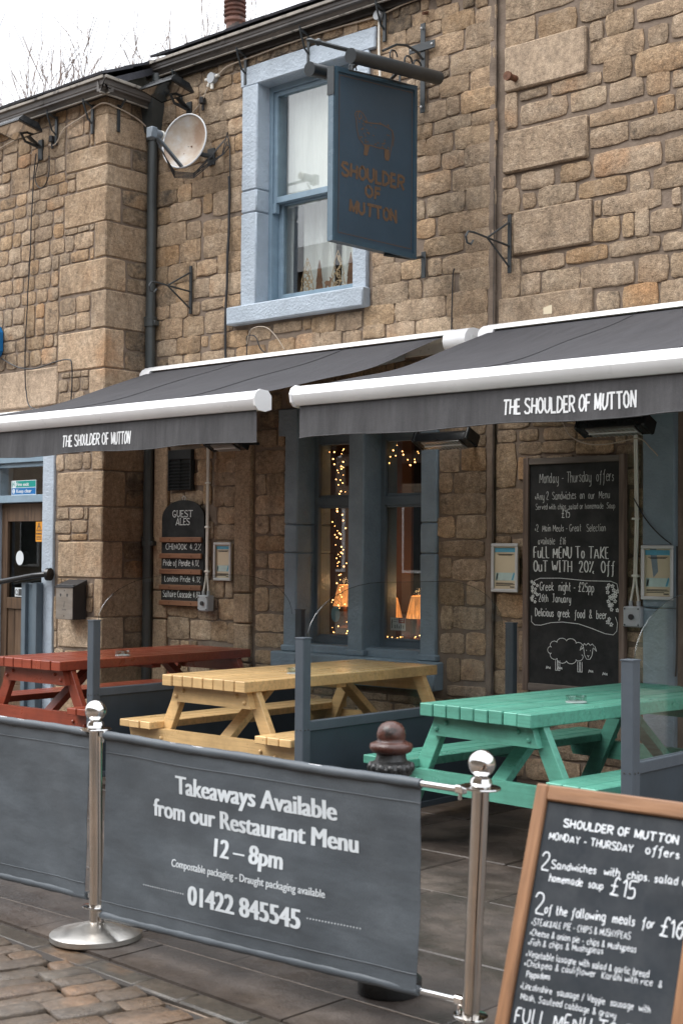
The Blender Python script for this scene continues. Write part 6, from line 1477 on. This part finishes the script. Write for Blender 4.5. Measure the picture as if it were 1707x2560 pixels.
# ------------------------------------------------------------------ glass screens
def screen(label, xf, yf, xr, yr, hf=1.056, hr=1.075, rz=.62, top=1.34):
    d = Vector((xr - xf, yr - yf, 0)); L = d.length; a = math.atan2(d.y, d.x)
    t = thing('glass_screen', label, 'screen', (xf, yf, 0), a, 'glazed screens between the tables')
    def post(x, w=.062, mat='screen_paint', hp=1.14):
        p = MB().box(x - w / 2, x + w / 2, -.03, .03, 0, hp, .004).build('post', mat, t)
        MB().box(x - w / 2 - .002, x + w / 2 + .002, -.032, .032, hp - .005, hp + .003, .001).build('cap', mat, p)
        mb = MB()
        for z in (rz - .04, .12):
            for yy in (-.015, .012):
                mb.tube([(x - w / 2 - .003, yy, z), (x - w / 2 + .002, yy, z)], .004, 6); mb.tube([(x + (yy), -.034, z), (x + yy, -.029, z)], .004, 6)
        mb.build('screws', 'ink', p)
    post(0, hp=hf); post(L, .05, 'screen_dark', hr)
    mb = MB(); mb.box(.03, L - .03, -.012, .012, .08, rz - .05, .001); pn = mb.build('lower_panel', 'screen_panel', t)
    for z0, z1 in ((rz - .05, rz), (.05, .085)):
        MB().box(.031, L - .026, -.022, .022, z0, z1).build('rail', 'screen_paint', t)
    n = 10; prof = [(.032, rz), (L - .028, rz), (L - .028, hf - .01)]
    arc = [(.032, hf - .01)] + [(.032 + .60 * (1 - cos(pi / 2 * k / n)), hf - .01 + (top - hf + .01) * sin(pi / 2 * k / n)) for k in range(1, n + 1)]
    arc2 = [(L - .06 - x, z) for x, z in arc]
    ol = prof + list(arc2[0:]) + arc[::-1]
    mb = MB(); mb.prism(ol, -.004, .004, lambda x, z, dd: (x, dd, z)); g = mb.build('glass_pane', 'screen_glass', t)
    mb = MB(); mb.tube([(x, 0, z) for x, z in (arc + arc2[::-1])], .0016, 5, cap=False); mb.build('glass_edge', 'screen_edge', g, smooth=True)
screen('grey glazed screen between the red and yellow tables', -7.32, -2.18, -7.39, -.20)
screen('grey glazed screen between the yellow and green tables', -5.14, -2.52, -5.17, -.62)
screen('grey glazed screen at the right edge beyond the green table', -3.16, -2.58, -3.2, -.60)
t = thing('handrail', 'black tubular handrail fixed beside the fire exit door', 'handrail', (-10.03, -.57, 1.30))
mb = MB(); mb.tube([(0, 0, 0), (-.12, -.05, -.012), (-.8, -.06, -.10), (-2.2, -.06, -.27)], .024, 12); mb.build('rail', 'black_gloss', t, smooth=True)
mb = MB(); mb.tube([(.0, .0, 0), (.03, .01, 0)], .055, 16); mb.build('flange', 'black_gloss', t, smooth=True)

# ------------------------------------------------------------------ cafe barrier in front
P1, P2 = Vector((-4.43, -4.41, 0)), Vector((-2.59, -4.46, 0))
def stanchion(label, p, lean):
    t = thing('barrier_post', label, 'barrier post', p, 0, 'steel ball top barrier posts')
    t.rotation_euler = lean
    mb = MB(); mb.lathe([(.175, 0), (.178, .004), (.178, .022), (.172, .027), (.10, .045), (.04, .062), (.03, .066)], 48); mb.build('base', 'brushed', t, smooth=30)
    MB().lathe([(.0262, .06), (.0262, .80)], 24).build('pole', 'steel', t, smooth=30)
    mb = MB(); mb.lathe([(.028, .795), (.030, .80), (.060, .803), (.061, .806), (.060, .809), (.030, .812), (.034, .822), (.030, .835), (.018, .842), (.015, .85)], 32); mb.build('collar', 'chrome', t, smooth=30)
    MB().sphere((0, 0, .878), .0415, 32, 20).build('ball', 'chrome', t, smooth='all')
    mb = MB(); mb.lathe([(.028, .118), (.052, .12), (.053, .124), (.052, .127), (.028, .13)], 24); mb.build('ring', 'chrome', t, smooth=30)
stanchion('steel ball top post with round weighted base between the two banners', P1, (0, radians(-1.3), 0))
stanchion('steel ball top post right of the takeaways banner beside the A-board', P2, (0, radians(2.8), 0))
def banner(label, group, p, q, c0, c1, text):
    d = q - p; L = d.length; a = math.atan2(d.y, d.x)
    t = thing('barrier_banner', label, 'banner', p, a, group)
    def cloth(u, z, off=0.0):
        v = (z - .12) / .67; s = (u - c0) / (c1 - c0)
        y = .010 * sin(u * 5.2 + 1.2 * v) * sin(pi * min(max(v, 0), 1)) + .006 * noise.noise((u * 2.2, v * 2.5, 1)) * 2 * sin(pi * min(max(v, 0), 1)) - .016 * (1 - v)
        y += .0035 * sin((u * 1.3 + v * 2.2) * 9) * sin(pi * min(max(v, 0), 1)) * (0.4 + noise.noise((u * 2, v * 3, 4)))
        y += .006 * math.exp(-((s - .02 - .10 * v) / .05) ** 2) - .007 * math.exp(-((s - .97 + .08 * v) / .04) ** 2)
        return (u, y + off, z + (1 - v) * (.058 * s - .022) - .003 * sin(pi * min(max(s, 0), 1)) * v + .0015 * sin(u * 9) * v * v)
    mb = MB(); mb.grid(lambda i, j: cloth(c0 + (c1 - c0) * i, .125 + .665 * j), 60, 26); c = mb.build('cloth', 'banner_pvc', t, smooth='all', fix=False)
    mb = MB(); mb.grid(lambda i, j: (lambda q_: (q_[0], q_[1] + .0015, q_[2]))(cloth(c0 + (c1 - c0) * i, .125 + .665 * j)), 30, 12); mb.build('cloth_back', 'banner_pvc', t, smooth='all', fix=False)
    for z, nm in ((.79, 'sleeve'), (.122, 'sleeve')):
        mb = MB(); mb.tube([(lambda q_: (q_[0], q_[1] * .3, q_[2] - .002))(cloth(c0 + (c1 - c0) * k / 40, z)) for k in range(41)], [.0165 + .001 * sin(k * 1.7) for k in range(41)], 12); mb.build('sleeve', 'banner_pvc', c, smooth=True)
    # stitched hem lines
    for z in (.725, .175):
        mb = MB(); mb.tube([cloth(c0 + (c1 - c0) * k / 40, z, -.003) for k in range(41)], .0012, 4); mb.build('hem', 'banner_pvc', c)
    for z in (.79, .122):
        mb = MB(); lo = z < .5; za, zb = (z - .022, z + .038) if lo else (z, z); mb.tube([(.045, 0, za), (L - .045, 0, zb)], .0105, 12); b = mb.build('rail', 'chrome', t, smooth=True)
        for x, z in ((.0355, za), (L - .0355, zb)):
            mb = MB(); mb.box(x - .018, x + .018, -.012, .012, z - .012, z + .014, .004); mb.tube([(x, -.004, z - .012), (x, -.004, z - .03)], .006, 8); mb.build('clip', 'chrome', t)
    if text:
        mb = MB(); F = lambda a, b: cloth(a, b, -.0012)
        def wd(s, x0, x1, z, h, bold): printed(MB(), s, x0, x1, z, h, F, bold).build('lettering', 'banner_print', t, fix=False)
        wd('Takeaways Available', .478, 1.283, .622, .068, .045); wd('from our Restaurant Menu', .345, 1.377, .525, .066, .045); wd('12 – 8pm', .705, 1.045, .425, .066, .045)
        wd('Compostable packaging - Draught packaging available', .463, 1.245, .357, .028, .03); wd('01422 845545', .568, 1.137, .236, .070, .05)
        for k in range(18):
            disc(mb, .302 + k * .0138, .268, .0028, F, n=6)
            disc(mb, 1.172 + k * .0134, .279, .0028, F, n=6)
        mb.build('dotted_line', 'banner_print', t, fix=False, kind='stuff')
    return t
banner('grey takeaways banner with white lettering and a phone number', 'grey barrier banners', P1, P2, .045, 1.648, True)
banner('plain grey banner without lettering at the left edge', 'grey barrier banners', P1 + (P1 - P2).normalized() * 1.84 + Vector((0, .03, 0)), P1, .10, 1.79, False)

# cast iron bollard behind the banner
t = thing('bollard', 'cast iron bollard with worn brown knob behind the takeaways banner', 'bollard', (-3.17, -4.14, 0))
mb = MB(); mb.lathe([(.105, 0), (.11, .01), (.11, .05), (.085, .07), (.078, .20), (.09, .22), (.092, .24), (.075, .26), (.062, .30), (.052, .70), (.056, .73), (.060, .735)], 28); mb.build('shaft', 'cast_black', t, smooth=30)
mb = MB(); mb.lathe([(.058, .735), (.073, .745), (.077, .765), (.070, .782), (.055, .79), (.052, .80), (.050, .815)], 28); cr = mb.build('collar', 'cast_black', t, smooth=30)
for k in range(14):
    a = 2 * pi * k / 14; MB().sphere((.070 * cos(a), .070 * sin(a), .768), .0135, 8, 6, 1.2).build('leaf_boss', 'cast_black', cr, smooth='all')
mb = MB(); mb.lathe([(.050, .812), (.068, .820), (.0755, .833), (.073, .846), (.058, .853), (.047, .857), (.0495, .868), (.050, .882), (.045, .900), (.034, .914), (.018, .922), (.002, .924)], 32); mb.build('knob', 'cast_brown', t, smooth='all')

# ------------------------------------------------------------------ A-board
t = thing('pavement_board', 'wooden framed A-board with handwritten offers in the right foreground', 'A-board')
Pb = Vector((-2.119, -4.801, .907)); ph, ta = radians(1), radians(18)
e1 = Vector((cos(ph), sin(ph), 0)); nh = Vector((sin(ph), -cos(ph), 0)); dn = -Vector((0, 0, 1)) * cos(ta) + nh * sin(ta); nn = dn.cross(e1) * 1.0
if nn.y > 0: nn = -nn
Lh = .907 / cos(ta) - .002; Wb = .505
t.location = Pb + dn * Lh; t.location.z = 0
Mb = Matrix((e1, -nn, -dn)).transposed().to_4x4(); Mb.translation = Pb - t.location      # local: x along top, y into board, z up the slope (0 at top)
def ab(x0, x1, y0, y1, z0, z1, nm, mat, par=None, b=.004):
    """built square, then leaned as an object so the grain follows it"""
    o = MB().box(x0, x1, y0, y1, z0, z1, b).build(nm, mat, par or t)
    if par is None: o.matrix_local = Mb
    return o
ab(0, .036, 0, .028, -Lh, 0, 'stile', 'board_wood'); ab(Wb - .036, Wb, 0, .028, -Lh, 0, 'stile', 'board_wood')
ab(.0362, Wb - .0362, .0005, .0275, -.040, 0.0, 'rail', 'board_wood_x'); ab(.0362, Wb - .0362, .0005, .0275, -Lh + .07, -Lh + .11, 'rail', 'board_wood_x')
fc = ab(.0362, Wb - .0362, .012, .020, -Lh + .1102, -.0402, 'board_face', 'board_face', b=0)
for x in (0, Wb - .036):
    mb = MB(); a0 = Mb @ Vector((x + .018, .045, -.01)); a1 = Vector((a0.x, a0.y + .52, .0)); mb.bar(a0, a1, .036, .026, up=(0, 1, .4)); mb.build('rear_leg', 'board_wood', t)
fnb = lambda u, v: Mb @ Vector((u, .0105, -v))
def wb(s, u0, u1, v, h, w=.0028, double=False, jit=.3, slope=0.0):
    for g in hand_strokes(s, u0, u1, 0, h, jit, words=True): lines_obj('lettering', 'paint_pen', t, g, w * (1.05 if h > .0165 else .7), lambda a, b: fnb(a, v - b - slope * (a - u0)))
ribbons(MB(), hand_strokes('SHOULDER OF MUTTON', .097, .415, 0, .0185, 0, serif='plain'), .0042, lambda a, b: fnb(a, .099 - b)).build('lettering', 'paint_pen', t, fix=False)
wb('MONDAY - THURSDAY', .060, .300, .136, .018, .003, jit=.15); wb('offers', .335, .423, .132, .019, .003)
wb('2', .049, .075, .213, .044, .0034); wb('Sandwiches  with  chips. salad or', .081, .463, .206, .019, .0028, slope=.035)
wb('homemade  soup', .081, .235, .239, .018, .0026, slope=.02); wb('£15', .257, .322, .244, .040, .0036)
wb('2', .053, .079, .323, .048, .0034); wb('of the following  meals  for', .083, .386, .318, .022, .0028, slope=.05); wb('£16', .404, .460, .314, .040, .0036)
for s, u1, v, sl in (('*STEAK&ALE PIE - CHIPS & MUSHYPEAS', .329, .352, .05), ('*Cheese & onion pie - chips & Mushypeas', .349, .377, .04), ('*Fish & chips & Mushypeas', .263, .402, .08), ('*Vegetable lasagne with salad & garlic bread', .391, .430, .045), ('*Chickpea & cauliflower  Karahi with rice  &', .429, .453, .06),
                     ('*Lincolnshire  sausage / Veggie  sausage  with', .409, .508, .045)): wb(s, .052, u1, v, .0155, .0024, slope=sl)
wb('Poppadoms', .063, .130, .478, .0145, .0024, slope=.1); wb('Mash, Sauteed cabbage & gravy', .058, .323, .533, .0155, .0024, slope=.04)
wb('FULL MENU TO TAKE', .052, .455, .590, .036, .0032, slope=.08, jit=.15); wb('OUT WITH 20% OFF', .060, .44, .65, .034, .0032, jit=.15)
